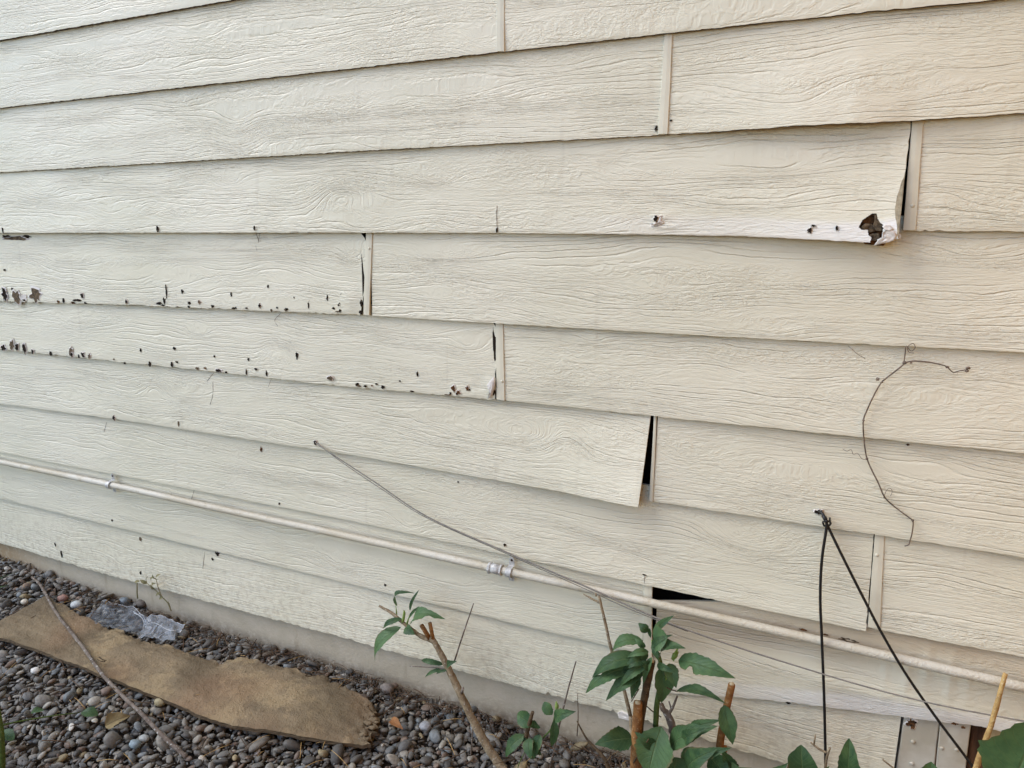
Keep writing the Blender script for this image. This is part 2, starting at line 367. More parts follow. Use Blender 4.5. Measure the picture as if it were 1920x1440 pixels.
# ------------------------------------------------------------------ the wall
wall = empty('siding_wall', (-.6, 0, 0), 'cream painted wooden lap siding wall with rotted lower boards and metal seam covers', 'wall')
XL, XR = -4.6, .915
def wp(pts, ext=True):                        # list of (px,py[,y]) -> world polyline X,Y,Z
    return np.array([at(p[0], p[1], p[2] if len(p) > 2 else -.022) for p in pts])
def line(pts):
    P = wp(pts); o = np.argsort(P[:, 0]); P = P[o]
    return lambda X: np.interp(X, P[:, 0], P[:, 2])
def yline(pts):
    P = wp(pts); o = np.argsort(P[:, 0]); P = P[o]
    return lambda X: np.interp(X, P[:, 0], P[:, 1])
NOM = {k: (lambda X, k=k: 0*X+1.895-.2*k+.002*np.sin(X*3+k)) for k in range(-3, 12)}   # nominal lap line k (course k's bottom edge): z
NOMV = {1: [(0, 75), (430, 0)], 2: [(0, 202), (640, 130), (938, 97), (1280, 59), (1613, 23), (1860, 0)], 3: [(0, 323), (640, 285), (1235, 253), (1290, 250), (1390, 243), (1580, 232), (1720, 228), (1920, 212)],
        4: [(0, 438), (640, 436), (925, 437), (1500, 435), (1715, 433), (1920, 434)], 5: [(0, 563), (640, 591), (690, 592), (1280, 627), (1920, 661)], 6: [(0, 656), (640, 720), (930, 750), (1280, 786), (1920, 850)],
        7: [(0, 757), (640, 850), (1245, 940), (1920, 1044)], 8: [(0, 848), (640, 973), (1200, 1095), (1660, 1183), (1920, 1232)],
        9: [(0, 935), (640, 1091), (1120, 1207), (1205, 1228)], 10: [(0, 1018), (210, 1080), (640, 1196), (960, 1285), (1157, 1337), (1380, 1404), (1500, 1440)]}
for k, v in NOMV.items(): NOM[k] = line(v)
NOM[-1] = lambda X: NOM[1](X)+.4; NOM[0] = lambda X: NOM[1](X)+.2; NOM[-2] = lambda X: NOM[1](X)+.6

KNOTS = {  # per course: (px, py, radius along, radius across, strength)
 1: [(600, 20, .10, .03, .02)], 2: [(150, 95, .20, .02, .03), (900, 75, .05, .03, .03)], 3: [(445, 250, .07, .045, .055), (1470, 190, .10, .04, .04)],
 4: [(430, 340, .06, .02, .03), (640, 370, .09, .05, -.06), (820, 335, .05, .02, .03), (1440, 315, .12, .025, .035), (80, 360, .10, .03, .03)],
 5: [(660, 480, .04, .03, .03), (820, 480, .14, .018, .03), (120, 485, .12, .02, .03), (1830, 480, .12, .03, .03)],
 6: [(520, 655, .06, .03, -.05), (370, 625, .05, .015, .02), (880, 655, .06, .03, .025), (1110, 640, .05, .015, .02)],
 7: [(290, 730, .06, .03, -.035), (980, 810, .07, .035, .026), (1060, 830, .06, .04, -.038), (1300, 850, .06, .02, .02)],
 8: [(480, 835, .07, .03, .04), (1410, 1010, .09, .045, .05), (770, 985, .06, .03, .03)],
 9: [(110, 880, .08, .02, .02), (640, 1060, .08, .03, .03), (850, 1100, .09, .03, .02)],
 10: [(230, 1060, .08, .03, .03), (920, 1240, .10, .03, -.03)]}
def grain_field(X, Z, zb, course, seed):
    t = Z-zb
    A = .5+.5*vnoise(X*.8+seed, 0*X+seed, 7)
    p = t+.042*A*vnoise(X*1.7+seed*7.3, t*15+seed, 21)+.012*vnoise(X*5.5+seed*3.1, t*26+seed*2, 23)+.0035*vnoise(X*14+seed, t*50, 29)
    for (px, py, a, b, s) in KNOTS.get(course, []):
        c = at(px, py, -.018); r2 = ((X-c[0])/a)**2+((Z-c[2])/b)**2
        p = p+s*np.exp(-r2)
    return p
CR = []       # (x,z) cracks are little grooves: filled per board
def board(course, bottom, x0=None, x1=None, top=None, seed=0, endL=None, endR=None, refine=None, notches=(), rag=.0008, mat='paint', white=0, dirt=0, hole=None, name='siding_board', label=None, topy=None, cut=None, endm='edge', waves=(), cracks=(), gm=1.0, thick=.0082):
    """one lap board: bottom = [(px,py,y?)], x0/x1 world ends, endL/endR = ((px,py,y) at top, (px,py,y) at bottom) slanted ends"""
    P = wp(bottom); P = P[np.argsort(P[:, 0])]
    bz = lambda X: np.interp(X, P[:, 0], P[:, 2]); by = lambda X: np.interp(X, P[:, 0], P[:, 1])
    if endL: tL, bL = at(*endL[0]), at(*endL[1]); xb0, xt0 = bL[0], tL[0]
    else: xb0 = xt0 = x0
    if endR: tR, bR = at(*endR[0]), at(*endR[1]); xb1, xt1 = bR[0], tR[0]
    else: xb1 = xt1 = x1
    L = xb1-xb0
    # sampling along the board
    bs = [0.0]; 
    step = lambda X: (.0009 if hole else .0022) if (refine and refine[0] <= X <= refine[1]) else (.006 if X > -2.2 else .010)
    X = xb0
    while X < xb1-.001: X += step(X); bs.append(min((X-xb0)/L, 1))
    U = np.array(bs); NR = (110 if hole else 44) if refine else 26
    s = np.concatenate([np.linspace(0, .08, 4)[:-1], np.linspace(.08, 1, NR-3)]) if not hole else np.concatenate([np.linspace(0, .3, 81)[:-1], np.linspace(.3, 1, 30)])          # 0 bottom .. 1 top (hidden)
    Uu, Ss = np.meshgrid(U, s)
    Xb = xb0+L*Uu; Xt = xt0+(xt1-xt0)*Uu; 
    topf = top if top else (lambda X: NOM[course-1](X)+.028)
    # parametrise by height; x slants with s only over the exposed part
    XX = Xb+(Xt-Xb)*np.minimum(Ss*1.12, 1.12)
    if cut is not None: XX = XX-cut(Ss)*np.clip((U[None, :]*L-(L-.06))/.06, 0, 1)**2
    zb = bz(XX); yb = by(XX)
    zb = zb+rag*vnoise(XX*70, 0*XX, seed+3)+rag*.6*vnoise(XX*260, 0*XX, seed+5)
    for (px, wd, hh) in notches:
        q = P[np.argmin(abs(P[:, 0]-P[:, 0]))]; cx = at(px, float(np.interp(px, [b[0] for b in bottom], [b[1] for b in bottom])))[0]
        zb = zb+hh*np.clip(1-abs((XX-cx)/(wd/2))**2.2, 0, 1)*(1+.3*vnoise(XX*500, 0*XX, 3))
    zt = topf(XX); ZZ = zb+(zt-zb)*Ss
    ytop = topy if topy is not None else -.0095
    lin = Ss
    bow = yb+.022                                  # extra standing-out of the bottom edge (negative = towards camera)
    YY = (-.022)+(-ytop*-1+.022)*lin + bow*(1-lin)**1.35
    YY = (-.022+(ytop+.022)*lin)+bow*(1-np.minimum(lin, 1))**1.3
    YY = YY+.0012*vnoise(XX*5+seed, ZZ*6, seed+9)*(1-lin)+.0006*vnoise(XX*17+seed, ZZ*22, seed+11)
    for (px, py, a, b, am) in waves:
        c = at(px, py); YY = YY-am*np.exp(-((XX-c[0])/a)**2-((ZZ-c[2])/b)**2)
    YY = YY+.0006*np.maximum(0, 1-Ss/.012)          # eased lower edge
    nr, nc = XX.shape
    front = np.stack([XX, YY, ZZ], -1)
    bk_t = front[-1].copy(); bk_t[:, 1] += thick; bk_b = front[0].copy(); bk_b[:, 1] = front[1, :, 1]+thick-.001
    N0 = nr*nc
    V = np.concatenate([front.reshape(-1, 3), bk_t, bk_b, front[0], front[-1], front[:, 0], bk_b[:1], bk_t[:1], front[:, -1], bk_b[-1:], bk_t[-1:]])
    I = np.arange(N0).reshape(nr, nc); T = N0+np.arange(nc); B = T+nc; F0 = B+nc; F1 = F0+nc; CL = N0+4*nc+np.arange(nr+2); CR_ = CL+nr+2
    faces = []
    keep = np.ones((nr-1, nc-1), bool)
    if hole is not None:
        poly = np.array([at(*h)[[0, 2]] for h in hole]); cxm = (XX[:-1, :-1]+XX[1:, 1:])/2; czm = (ZZ[:-1, :-1]+ZZ[1:, 1:])/2
        ins = np.zeros(cxm.shape, bool); n = len(poly)
        for i in range(n):
            x1_, z1_ = poly[i]; x2_, z2_ = poly[(i+1) % n]
            c = ((z1_ > czm) != (z2_ > czm)) & (cxm < (x2_-x1_)*(czm-z1_)/(z2_-z1_+1e-12)+x1_); ins ^= c
        keep &= ~ins
    a = np.stack([I[:-1, :-1], I[:-1, 1:], I[1:, 1:], I[1:, :-1]], -1)[keep].reshape(-1, 4)
    rows = lambda p, q: np.stack([p[:-1], q[:-1], q[1:], p[1:]], -1)
    kb = keep[0]
    b = np.concatenate([rows(F1, T)[:, ::-1], rows(B, T)[keep.all(axis=0)], rows(F0, B)[kb]])
    Fc = [tuple(int(i) for i in r) for r in np.concatenate([a, b])]
    capL = [int(i) for i in CL[:nr]]+[int(CL[nr+1]), int(CL[nr])]; capR = [int(i) for i in CR_[:nr]][::-1]+[int(CR_[nr]), int(CR_[nr+1])]
    n0 = len(Fc); Fc += [tuple(capL), tuple(capR)]
    me = bpy.data.meshes.new(name); me.from_pydata([tuple(map(float, v)) for v in V], [], Fc); me.update()
    me.polygons.foreach_set('use_smooth', [i < len(a) for i in range(len(Fc))])
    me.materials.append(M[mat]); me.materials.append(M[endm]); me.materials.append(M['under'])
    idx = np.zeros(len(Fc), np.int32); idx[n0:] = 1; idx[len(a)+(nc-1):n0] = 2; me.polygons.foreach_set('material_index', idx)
    def at_(nm, arr):
        full = np.concatenate([arr.ravel(), arr[-1], arr[0], arr[0], arr[-1], arr[:, 0], arr[0, :1], arr[-1, :1], arr[:, -1], arr[0, -1:], arr[-1, -1:]]).astype(np.float32); q = me.attributes.new(nm, 'FLOAT', 'POINT'); q.data.foreach_set('value', full)
    gp = grain_field(XX, ZZ, NOM[course](XX)+0*XX, course, seed*1.37+course)
    dz_ = np.gradient(gp, axis=0)/np.maximum(np.gradient(ZZ, axis=0), 1e-5); dx_ = np.gradient(gp, axis=1)/np.maximum(np.gradient(XX, axis=1), 1e-5)
    gr = np.hypot(dz_, dx_); gt = np.clip((gr-.22)/.45, 0, 1); at_('gs', gt*gt*(3-2*gt))
    at_('gx', XX+seed*3.7); at_('gp', gp+seed*.71); at_('gz', ZZ+seed*1.9)
    GM = gm*np.ones_like(XX)*np.clip(Ss/.02, .25, 1)
    endf = .35; 
    if endR: GM = GM*(1-endf*np.exp(-((xb1-Xb)/.02)))
    at_('gm', GM)
    wj = white*np.clip((.19+.03*vnoise(XX*6, 0*XX, 4)-Ss)/.05, 0, 1)*np.clip((XX+.62)/.6, 0, 1)*(.6+.4*np.clip((XX+.1)/.2, 0, 1))
    at_('gw', wj)
    dd = dirt*np.clip((Ss-.44-.05*vnoise(XX*9, 0*XX, 6))/.22, 0, 1)*(.72+.28*vnoise(XX*7, ZZ*18, 8)) if dirt else 0*XX
    at_('gd', np.clip(dd, 0, 1))
    o = bpy.data.objects.new(name, me); COL.objects.link(o); o.parent = wall; o.matrix_parent_inverse = Matrix.Translation(-wall.location)
    if label: o['label'] = label
    o.select_set(False); return o

jx = lambda px, py: float(at(px, py)[0])
B = {}
full = lambda k: [(0, 0)]
def nomline(k):
    if k in NOMV: return NOMV[k]
for k in (-2, -1, 0):
    z = float(NOM[k](0.0))
    # courses above the picture's top edge
    j = {-2: -.9, -1: .35, 0: -2.1}[k]
    def mk(xa, xb, sd, k=k, z=z):
        P0 = [(0, 0)]
        global NOMV
        o = board_world(k, z, xa, xb, sd)
    def board_world(k, z, xa, xb, sd):
        # same builder, bottom edge given through two far pixels of the lap line
        def pix(X, Z, y=-.022):
            d = np.array([X, y, Z])-CAM; zz = d@fw; return (960+F*(d@rt)/zz, 720-F*(d@up)/zz)
        pa, pb = pix(-2.6, z), pix(.6, z)
        return board(k, [pa, pb], xa, xb, seed=sd)
    mk(XL, j-.0015, k+20); mk(j+.0015, XR, k+30)
board(1, NOMV[1]+[], XL, XR, seed=1)
board(2, [(0, 202), (640, 130), (938, 97)], XL, jx(938, 60), seed=2)
board(2, [(938, 97), (1280, 59), (1613, 23), (1860, 0)], jx(939, 60), XR, seed=3)
board(3, [(0, 323), (640, 285), (1235, 253)], XL, jx(1248, 200), seed=4)
board(3, [(1248, 252), (1290, 250, -.024), (1390, 243, -.032), (1500, 235, -.040), (1600, 230, -.041), (1710, 226, -.030), (1920, 212)], jx(1249, 200), XR, seed=5)
HOLE = [(1610, 426, -.045), (1617, 413, -.045), (1628, 405, -.045), (1636, 400, -.045), (1644, 400, -.045), (1646, 410, -.045), (1650, 417, -.045), (1658, 423, -.045), (1655, 432, -.045), (1653, 445, -.045), (1645, 449, -.045), (1642, 462, -.045), (1628, 462, -.045), (1634, 446, -.045), (1628, 440, -.045), (1627, 431, -.045), (1615, 431, -.045)]
board(4, [(0, 437, -.028), (640, 436, -.025), (925, 437), (1240, 440, -.024), (1400, 443, -.030), (1520, 449, -.040), (1640, 455, -.050), (1690, 446, -.055)], XL, None, seed=6,
      endR=((1709, 232, -.016), (1688, 448, -.052)), cut=lambda t: .0012+.0115*np.exp(-((t-.24)/.20)**2)+.0012*vnoise(t*30, 0*t, 8), refine=(.015, .2), white=1, hole=HOLE, dirt=.0, waves=[(1240, 408, .02, .012, .003), (1250, 425, .03, .006, .002)], rag=.0006,
      label='warped siding board with a rotted hole and peeling lower corner')
board(4, [(1700, 432), (1715, 433), (1920, 434)], jx(1703, 340), XR, seed=7, notches=[(1735, .012, .003), (1760, .016, .002)])
board(5, [(0, 565), (250, 572), (640, 589), (686, 591)], XL, None, seed=8, endR=((687, 441), (681, 591)), cut=lambda t: .0018+.024*np.clip((t-.70)/.18, 0, 1)**2.4+.0020*vnoise(t*22, 0*t, 3)+.006*np.clip((.22-t)/.15, 0, 1), gm=.8, rag=.0015, white=0, endm='hole', waves=[(655, 560, .03, .03, .004)], label='rotted siding board with chipped lower edge at left')
board(5, [(690, 592), (1280, 627), (1920, 661)], jx(694.5, 520), XR, seed=9)
board(6, [(0, 655), (300, 686), (640, 724), (930, 750)], XL, None, seed=10, endR=((929, 610), (931, 750)), cut=lambda t: .0010+.012*np.clip((t-.78)/.10, 0, 1)**2+.0018*vnoise(t*26, 0*t, 5)+.003*np.clip((.5-t)/.5, 0, 1), gm=.85, rag=.0015, endm='hole', waves=[(915, 722, .012, .016, .003), (890, 737, .02, .006, .0015), (878, 718, .02, .005, .0012)], label='siding board with blistered paint and chipped lower edge')
board(6, [(938, 750), (1280, 786), (1920, 850)], jx(940, 680), XR, seed=11)
board(7, [(0, 757), (210, 785), (640, 850), (850, 886), (930, 900, -.026), (1050, 922, -.036), (1195, 951, -.052)], XL, None, seed=12, endR=((1220, 787, -.014), (1197, 951, -.052)), refine=(-.42, -.25),
      notches=[(213, .012, .006)], label='siding board sprung loose at its right end')
board(7, [(1222, 940), (1245, 943), (1920, 1045)], jx(1228, 860), XR, seed=13)
board(8, [(0, 848), (640, 973), (1205, 1096), (1400, 1137, -.024), (1620, 1183, -.028)], XL, None, seed=14, endR=((1641, 1005), (1625, 1183, -.028)), cut=lambda t: .0016+.0012*vnoise(t*25, 0*t, 6), label='siding board loose at its lower right corner')
board(8, [(1640, 1179), (1660, 1183), (1920, 1232)], jx(1646, 1090), XR, seed=15, dirt=0)
board(9, [(0, 935), (640, 1091), (1120, 1207), (1205, 1228)], XL, jx(1206, 1160), seed=16, gm=.8)
# the board that has slipped down at its left end
T1, T2 = at(1226, 1129, -.014), at(1360, 1129, -.014)
slt = (T2[2]-T1[2])/(T2[0]-T1[0])
def top9(X):
    return np.minimum(T1[2]+slt*(X-T1[0]), NOM[8](X)+.03)
board(9, [(1200, 1294), (1280, 1303), (1380, 1307), (1480, 1316), (1600, 1332), (1700, 1346), (1820, 1360), (1860, 1367), (1920, 1381)], jx(1227, 1200), XR, seed=17, top=top9, dirt=1, white=.8, topy=-.011, rag=.0016, waves=[(1640, 1300, .2, .02, .004), (1740, 1250, .005, .05, .0028), (1700, 1270, .004, .05, .0028), (1782, 1275, .006, .05, .0028), (1660, 1265, .004, .05, .002), (1815, 1290, .004, .04, .002)], label='stained siding board slipped down below a black gap')
board(10, [(0, 1018), (210, 1080), (640, 1195), (960, 1285), (1157, 1337), (1380, 1404), (1500, 1440), (1690, 1497)], XL, None, endR=((1690, 1345, -.014), (1668, 1500)), seed=18, gm=.85, rag=.0022, refine=(-.75, -.2), notches=[(1028, .014, .007), (1080, .012, .006), (1050, .02, .003), (1115, .03, .005), (1150, .016, .006), (1212, .02, .005)], label='bottom siding board with ragged torn lower edge')

# seam covers: thin folded metal strips over the joints, with nail heads
def strip(course, quad, nails=(), hang=0):
    (xa, ya), (xb, yb), (xc, yc), (xd, yd) = quad     # top-left, top-right, bottom-right, bottom-left (pixels)
    yf_b, yf_t = -.0255, -.0140
    m = MB(); n = 10; vs = []; 
    tl, tr_, br, bl = at(xa, ya, yf_t), at(xb, yb, yf_t), at(xc, yc, yf_b), at(xd, yd, yf_b)
    # run on under the board above
    e = .10; tl = tl+(tl-bl)*e; tr_ = tr_+(tr_-br)*e
    prof = [(0, .006), (0, .0005), (.03, 0), (.5, -.0006), (.97, 0), (1, .0005), (1, .006)]
    for i in range(n+1):
        s = i/n; L_ = bl+(tl-bl)*s; R_ = br+(tr_-br)*s
        for (q, dy) in prof:
            p = L_+(R_-L_)*q; vs.append((p[0]+.0004*vnoise(s*4+xa, 1.0, 5), p[1]+dy+.0004*vnoise(s*3+xa, 2.0, 6), p[2]))
    k = len(prof); fs = [(i*k+j, i*k+j+1, (i+1)*k+j+1, (i+1)*k+j) for i in range(n) for j in range(k-1)]
    fs.append(tuple(range(k-1, -1, -1))); m.add(vs, fs)
    o = m.build('seam_cover', M['strip'], wall, smooth=False)
    for (px, py) in nails:
        nm = MB(); s = (yd-py)/(yd-ya); c = at(px, py, yf_b+(yf_t-yf_b)*s-.0005)
        blob(nm, c, (.0035, .0018, .0035), 3, .05, 2); nh = nm.build('nail_head', M['strip'], None); nh.parent = o
    return o
strip(1, ((932, -60), (946, -60), (945, 96), (931, 96)))
strip(2, ((1246, 66), (1261, 66), (1252, 251), (1234, 251)))
strip(3, ((1710, 229), (1731, 229), (1717, 431), (1693, 432)), [(1711, 386)])
strip(4, ((686, 440), (698, 440), (692, 591), (681, 590)), [(692, 466)])
strip(5, ((929, 608), (943, 609), (946, 751), (931, 749)), [(941, 715)])
strip(6, ((1226, 783), (1231, 784), (1224, 941), (1217, 939)))
strip(7, ((1640, 1003), (1658, 1006), (1650, 1179), (1627, 1176)), [(1644, 1041), (1637, 1160)])
strip(8, ((1208, 1094), (1223, 1097), (1222, 1236), (1205, 1233)))

# dark cavity behind the boards, foundation below
def boxm(m, x0, x1, y0, y1, z0, z1):
    v = [(x, y, z) for x in (x0, x1) for y in (y0, y1) for z in (z0, z1)]
    m.add(v, [(0, 1, 3, 2), (4, 6, 7, 5), (0, 4, 5, 1), (2, 3, 7, 6), (0, 2, 6, 4), (1, 5, 7, 3)])
m = MB(); boxm(m, XL, XR, .07, .09, .16, 2.75); m.build('sheathing', M['sheath'], wall, False)
m = MB(); boxm(m, XL, XR+0, -.012, -.0097, 2.30, 2.31)
m = MB(); nxx = 160; xs = np.linspace(XL, XR, nxx); zs = np.linspace(-.08, .16, 14); vs = []
for z in zs:
    for x in xs: vs.append((x, -.004+.002*float(fbm(x*9, z*14, 31)), z))
fs = [(j*nxx+i, j*nxx+i+1, (j+1)*nxx+i+1, (j+1)*nxx+i) for j in range(13) for i in range(nxx-1)]
n0 = len(vs); vs += [(x, .09, .16) for x in xs]; fs += [((13)*nxx+i, 13*nxx+i+1, n0+i+1, n0+i) for i in range(nxx-1)]
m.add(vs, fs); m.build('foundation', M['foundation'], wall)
# vertical trim pieces and rotten post at the right foot of the wall
def plank(quad, y, th, mat, name, label=None, zfoot=-.02, bevel=.0015):
    (xa, ya), (xb, yb), (xc, yc), (xd, yd) = quad
    tl, tr_, br, bl = [at(*q, y) for q in ((xa, ya), (xb, yb), (xc, yc), (xd, yd))]
    bl = tl+(bl-tl)*((zfoot-tl[2])/(bl[2]-tl[2])); br = tr_+(br-tr_)*((zfoot-tr_[2])/(br[2]-tr_[2]))
    m = MB(); vs = []; n = 24; prof = [(0, th), (0, bevel), (.03, 0), (.3, 0), (.6, 0), (.97, 0), (1, bevel), (1, th)]
    for i in range(n+1):
        s = i/n; L_ = bl+(tl-bl)*s; R_ = br+(tr_-br)*s
        for (q, dy) in prof:
            p = L_+(R_-L_)*q; vs.append((p[0]+.0006*vnoise(s*9+xa, q, 5), p[1]+dy+.0008*vnoise(s*7+xa, q*3, 6), p[2]))
    k = len(prof); fs = [(i*k+j, i*k+j+1, (i+1)*k+j+1, (i+1)*k+j) for i in range(n) for j in range(k-1)]
    fs += [tuple(range(k-1, -1, -1)), tuple(n*k+j for j in range(k))]; m.add(vs, fs)
    o = m.build(name, mat, wall, False)
    if label: o['label'] = label
    return o
pa = plank(((1697, 1335), (1762, 1345), (1752, 1440), (1681, 1440)), -.012, .03, M['trim'], 'trim_board')
pb = plank(((1764, 1345), (1822, 1352), (1811, 1440), (1755, 1440)), -.0135, .03, M['trim'], 'trim_board')
plank(((1824, 1345), (1856, 1350), (1846, 1440), (1812, 1440)), -.004, .06, M['postwood'], 'post', 'rotten brown wooden post end')
plank(((1858, 1350), (2250, 1400), (2250, 1500), (1847, 1440)), -.010, .03, M['tanpaint'], 'base_panel', 'tan stained panel under the slipped board')
for (px, py, pp) in ((1712, 1391, pa), (1710, 1432, pa), (1766, 1403, pb), (1794, 1406, pb)):
    nm = MB(); blob(nm, at(px, py, -.0135), (.0045, .0025, .0045), 3, .1, 2); nh = nm.build('nail_head', M['trim'], None); nh.parent = pp

sw = MB(); boxm(sw, .92, 1.2, -5.2, -.05, -.1, 4.6)  # added out of view: blocks sky and throws warm light on the siding
swo = sw.build('bounce_wall', M['tanbounce'], None, False); tag(swo, 'unseen tan wall added beyond the siding to block sky and bounce warm light', 'wall')
# chips: places where the paint has gone and the fibre shows
def chip_y(px, py):
    # depth of the siding face at this pixel: find the course and interpolate
    p = at(px, py, -.018)
    for k in range(1, 11):
        zb, zt = float(NOM[k](p[0])), float(NOM[k-1](p[0]))
        if zb-.004 <= p[2] < zt: return -.022+.0115*max(0, (p[2]-zb)/(zt-zb))
    return -.012
def chip(px, py, w_, h_, mat='hole', seed=0, y=None, ang=0):
    y = chip_y(px, py) if y is None else y
    c = at(px, py, y-.0022); k = np.linalg.norm(c-CAM)/F*1.03
    rs = random.Random(seed+int(px*7+py)); n = 22
    rr = []; q = 1.0
    for i in range(n): q = .35*q+.65*(.30+1.0*rs.random()); rr.append(q)
    def ring(f, dy, jit): 
        out = []
        for i in range(n):
            a = 2*math.pi*i/n; r = rr[i]*f+jit*rs.random()
            dx, dz = math.cos(a)*w_*.55*k*r, math.sin(a)*h_*.55*k*r
            out.append(c+np.array([dx*math.cos(ang)-dz*math.sin(ang), dy, dx*math.sin(ang)+dz*math.cos(ang)]))
        return out
    A0 = ring(1, 0, 0); A1 = [v+np.array([0, .0026, 0]) for v in A0]
    m = MB(); m.add([c+np.array([0, .0006, 0])]+A0+A1, [(0, i+1, (i+1) % n+1) for i in range(n)]+[(i+1, i+1+n, (i+1) % n+1+n, (i+1) % n+1) for i in range(n)])
    o = m.build('paint_chip', M[mat], wall, False)
    if min(w_, h_) >= 7 and mat != 'flake':          # lifted pale paint around the bare spot
        m = MB(); I0 = ring(.98, -.0004, .05); O = ring(1.16, .0016, .20)
        m.add(I0+O, [(i, i+n, (i+1) % n+n, (i+1) % n) for i in range(n)]); rm = m.build('lifted_paint', M['flake'], None, False); rm.parent = o
    return o
chips = [(28, 447, 52, 7, 'rotgrey'), (12, 444, 24, 6, 'hole'), (48, 444, 26, 4, 'hole'), (8, 553, 12, 18, 'hole'), (30, 556, 16, 20, 'rotgrey'), (44, 558, 14, 12, 'flake'), (66, 554, 28, 20, 'rotgrey'), (22, 542, 4, 5, 'hole'), (8, 506, 6, 3, 'hole'), (118, 563, 5, 6, 'hole'), (144, 563, 18, 4, 'hole'), (153, 554, 7, 8, 'hole'),
 (237, 566, 7, 7, 'hole'), (297, 569, 14, 5, 'hole'), (307, 564, 4, 12, 'hole'), (311, 547, 2, 20, 'hole'), (341, 547, 5, 6, 'hole'), (354, 568, 6, 5, 'hole'), (373, 567, 8, 8, 'rotgrey'), (398, 574, 7, 5, 'hole'), (433, 552, 4, 8, 'hole'),
 (487, 573, 7, 9, 'hole'), (519, 577, 4, 3, 'hole'), (537, 580, 5, 6, 'hole'), (551, 558, 3, 3, 'hole'), (502, 537, 3, 5, 'hole'), (578, 572, 3, 10, 'hole'), (613, 559, 3, 9, 'hole'), (625, 578, 6, 4, 'hole'), (636, 571, 6, 7, 'hole'), (637, 583, 6, 6, 'hole'), (640, 556, 4, 10, 'hole'), (654, 578, 6, 8, 'hole'), (677, 570, 6, 14, 'hole'), (676, 585, 6, 8, 'hole'),
 (6, 652, 12, 9, 'hole'), (22, 648, 13, 16, 'rotgrey'), (32, 652, 9, 12, 'hole'), (45, 654, 8, 14, 'hole'), (61, 659, 7, 7, 'hole'), (94, 663, 5, 6, 'hole'), (133, 660, 9, 16, 'rotgrey'), (134, 665, 7, 8, 'hole'), (155, 665, 9, 8, 'hole'), (167, 668, 7, 9, 'rotgrey'), (147, 668, 3, 6, 'hole'),
 (263, 656, 4, 6, 'hole'), (326, 653, 6, 4, 'hole'), (331, 679, 5, 4, 'hole'), (321, 684, 4, 8, 'hole'), (280, 683, 5, 8, 'hole'), (233, 681, 5, 3, 'hole'), (401, 668, 4, 4, 'hole'), (409, 695, 15, 8, 'hole'), (461, 698, 2, 10, 'hole'), (465, 674, 4, 5, 'hole'), (479, 692, 5, 5, 'hole'), (499, 701, 4, 10, 'hole'), (556, 667, 5, 13, 'hole'), (620, 709, 13, 9, 'rotgrey'),
 (782, 701, 3, 7, 'hole'), (669, 721, 6, 8, 'hole'), (684, 724, 7, 4, 'hole'), (705, 720, 5, 3, 'hole'), (717, 726, 6, 6, 'hole'), (749, 715, 3, 3, 'hole'), (772, 734, 9, 3, 'hole'), (850, 728, 13, 13, 'rot'), (859, 736, 10, 8, 'rot'), (876, 728, 7, 9, 'rot'), (879, 731, 7, 3, 'hole'), (926, 735, 4, 14, 'hole'),
 (294, 430, 4, 9, 'hole'), (476, 428, 3, 8, 'hole'), (4, 431, 2, 9, 'hole'), (1180, 431, 4, 11, 'hole'), (931, 431, 3, 9, 'hole'), (1230, 410, 8, 12, 'hole'), (1519, 432, 8, 8, 'hole'), (1525, 423, 7, 3, 'hole'), (1569, 427, 5, 8, 'hole'), (1230, 241, 5, 9, 'hole'), (1258, 226, 4, 3, 'hole'),
 (213, 783, 7, 8, 'hole'), (334, 795, 3, 8, 'rotgrey'), (938, 889, 5, 5, 'hole'), (939, 897, 5, 4, 'hole'), (859, 904, 4, 3, 'hole'), (591, 829, 7, 9, 'hole'), (523, 945, 3, 4, 'hole'), (489, 843, 4, 9, 'rot'),
 (210, 976, 4, 4, 'hole'), (103, 1021, 4, 6, 'hole'), (407, 1038, 11, 8, 'hole'), (398, 1049, 4, 6, 'hole'), (946, 1022, 5, 5, 'hole'), (1208, 1078, 7, 3, 'hole'), (722, 1097, 5, 5, 'hole'), (115, 1040, 3, 13, 'hole'), (263, 1011, 6, 6, 'rotgrey'), (1702, 834, 5, 4, 'rot'), (263, 1075, 3, 6, 'hole'),
 (1617, 1172, 14, 16, 'hole'), (1535, 960, 12, 10, 'hole'), (1710, 1358, 14, 16, 'rot'), (1789, 1357, 8, 4, 'rot'), (1806, 1365, 5, 4, 'rot'), (1762, 1322, 8, 5, 'hole'), (1478, 1318, 8, 4, 'hole'), (1505, 1181, 12, 3, 'rot'), (1548, 1190, 8, 3, 'rot'), (1590, 1200, 26, 6, 'rotgrey')]
rc = random.Random(21)
for _ in range(22):        # small losses scattered along the two rotten lower edges
    k_ = rc.random(); px = rc.uniform(0, 640 if k_ < .5 else 900)
    py = (np.interp(px, [0, 250, 640], [565, 572, 589]) if k_ < .5 else np.interp(px, [0, 300, 640, 930], [655, 686, 724, 750]))-abs(rc.gauss(0, 2.5))-1
    chips.append((px, float(py), rc.uniform(3, 10), rc.uniform(2, 4), rc.choice(['hole', 'hole', 'rot', 'rotgrey'])))
for i, (px, py, cw, ch, mt) in enumerate(chips):
    y = None
    if px > 1300 and 395 < py < 460: y = -.022-.033*min(1, (px-1300)/380)*.80
    if 1180 < px < 1260 and 400 < py < 440: y = -.0262
    if px < 700 and 422 < py < 436: y = -.0268
    chip(px, py, cw, ch, mt, i, y)
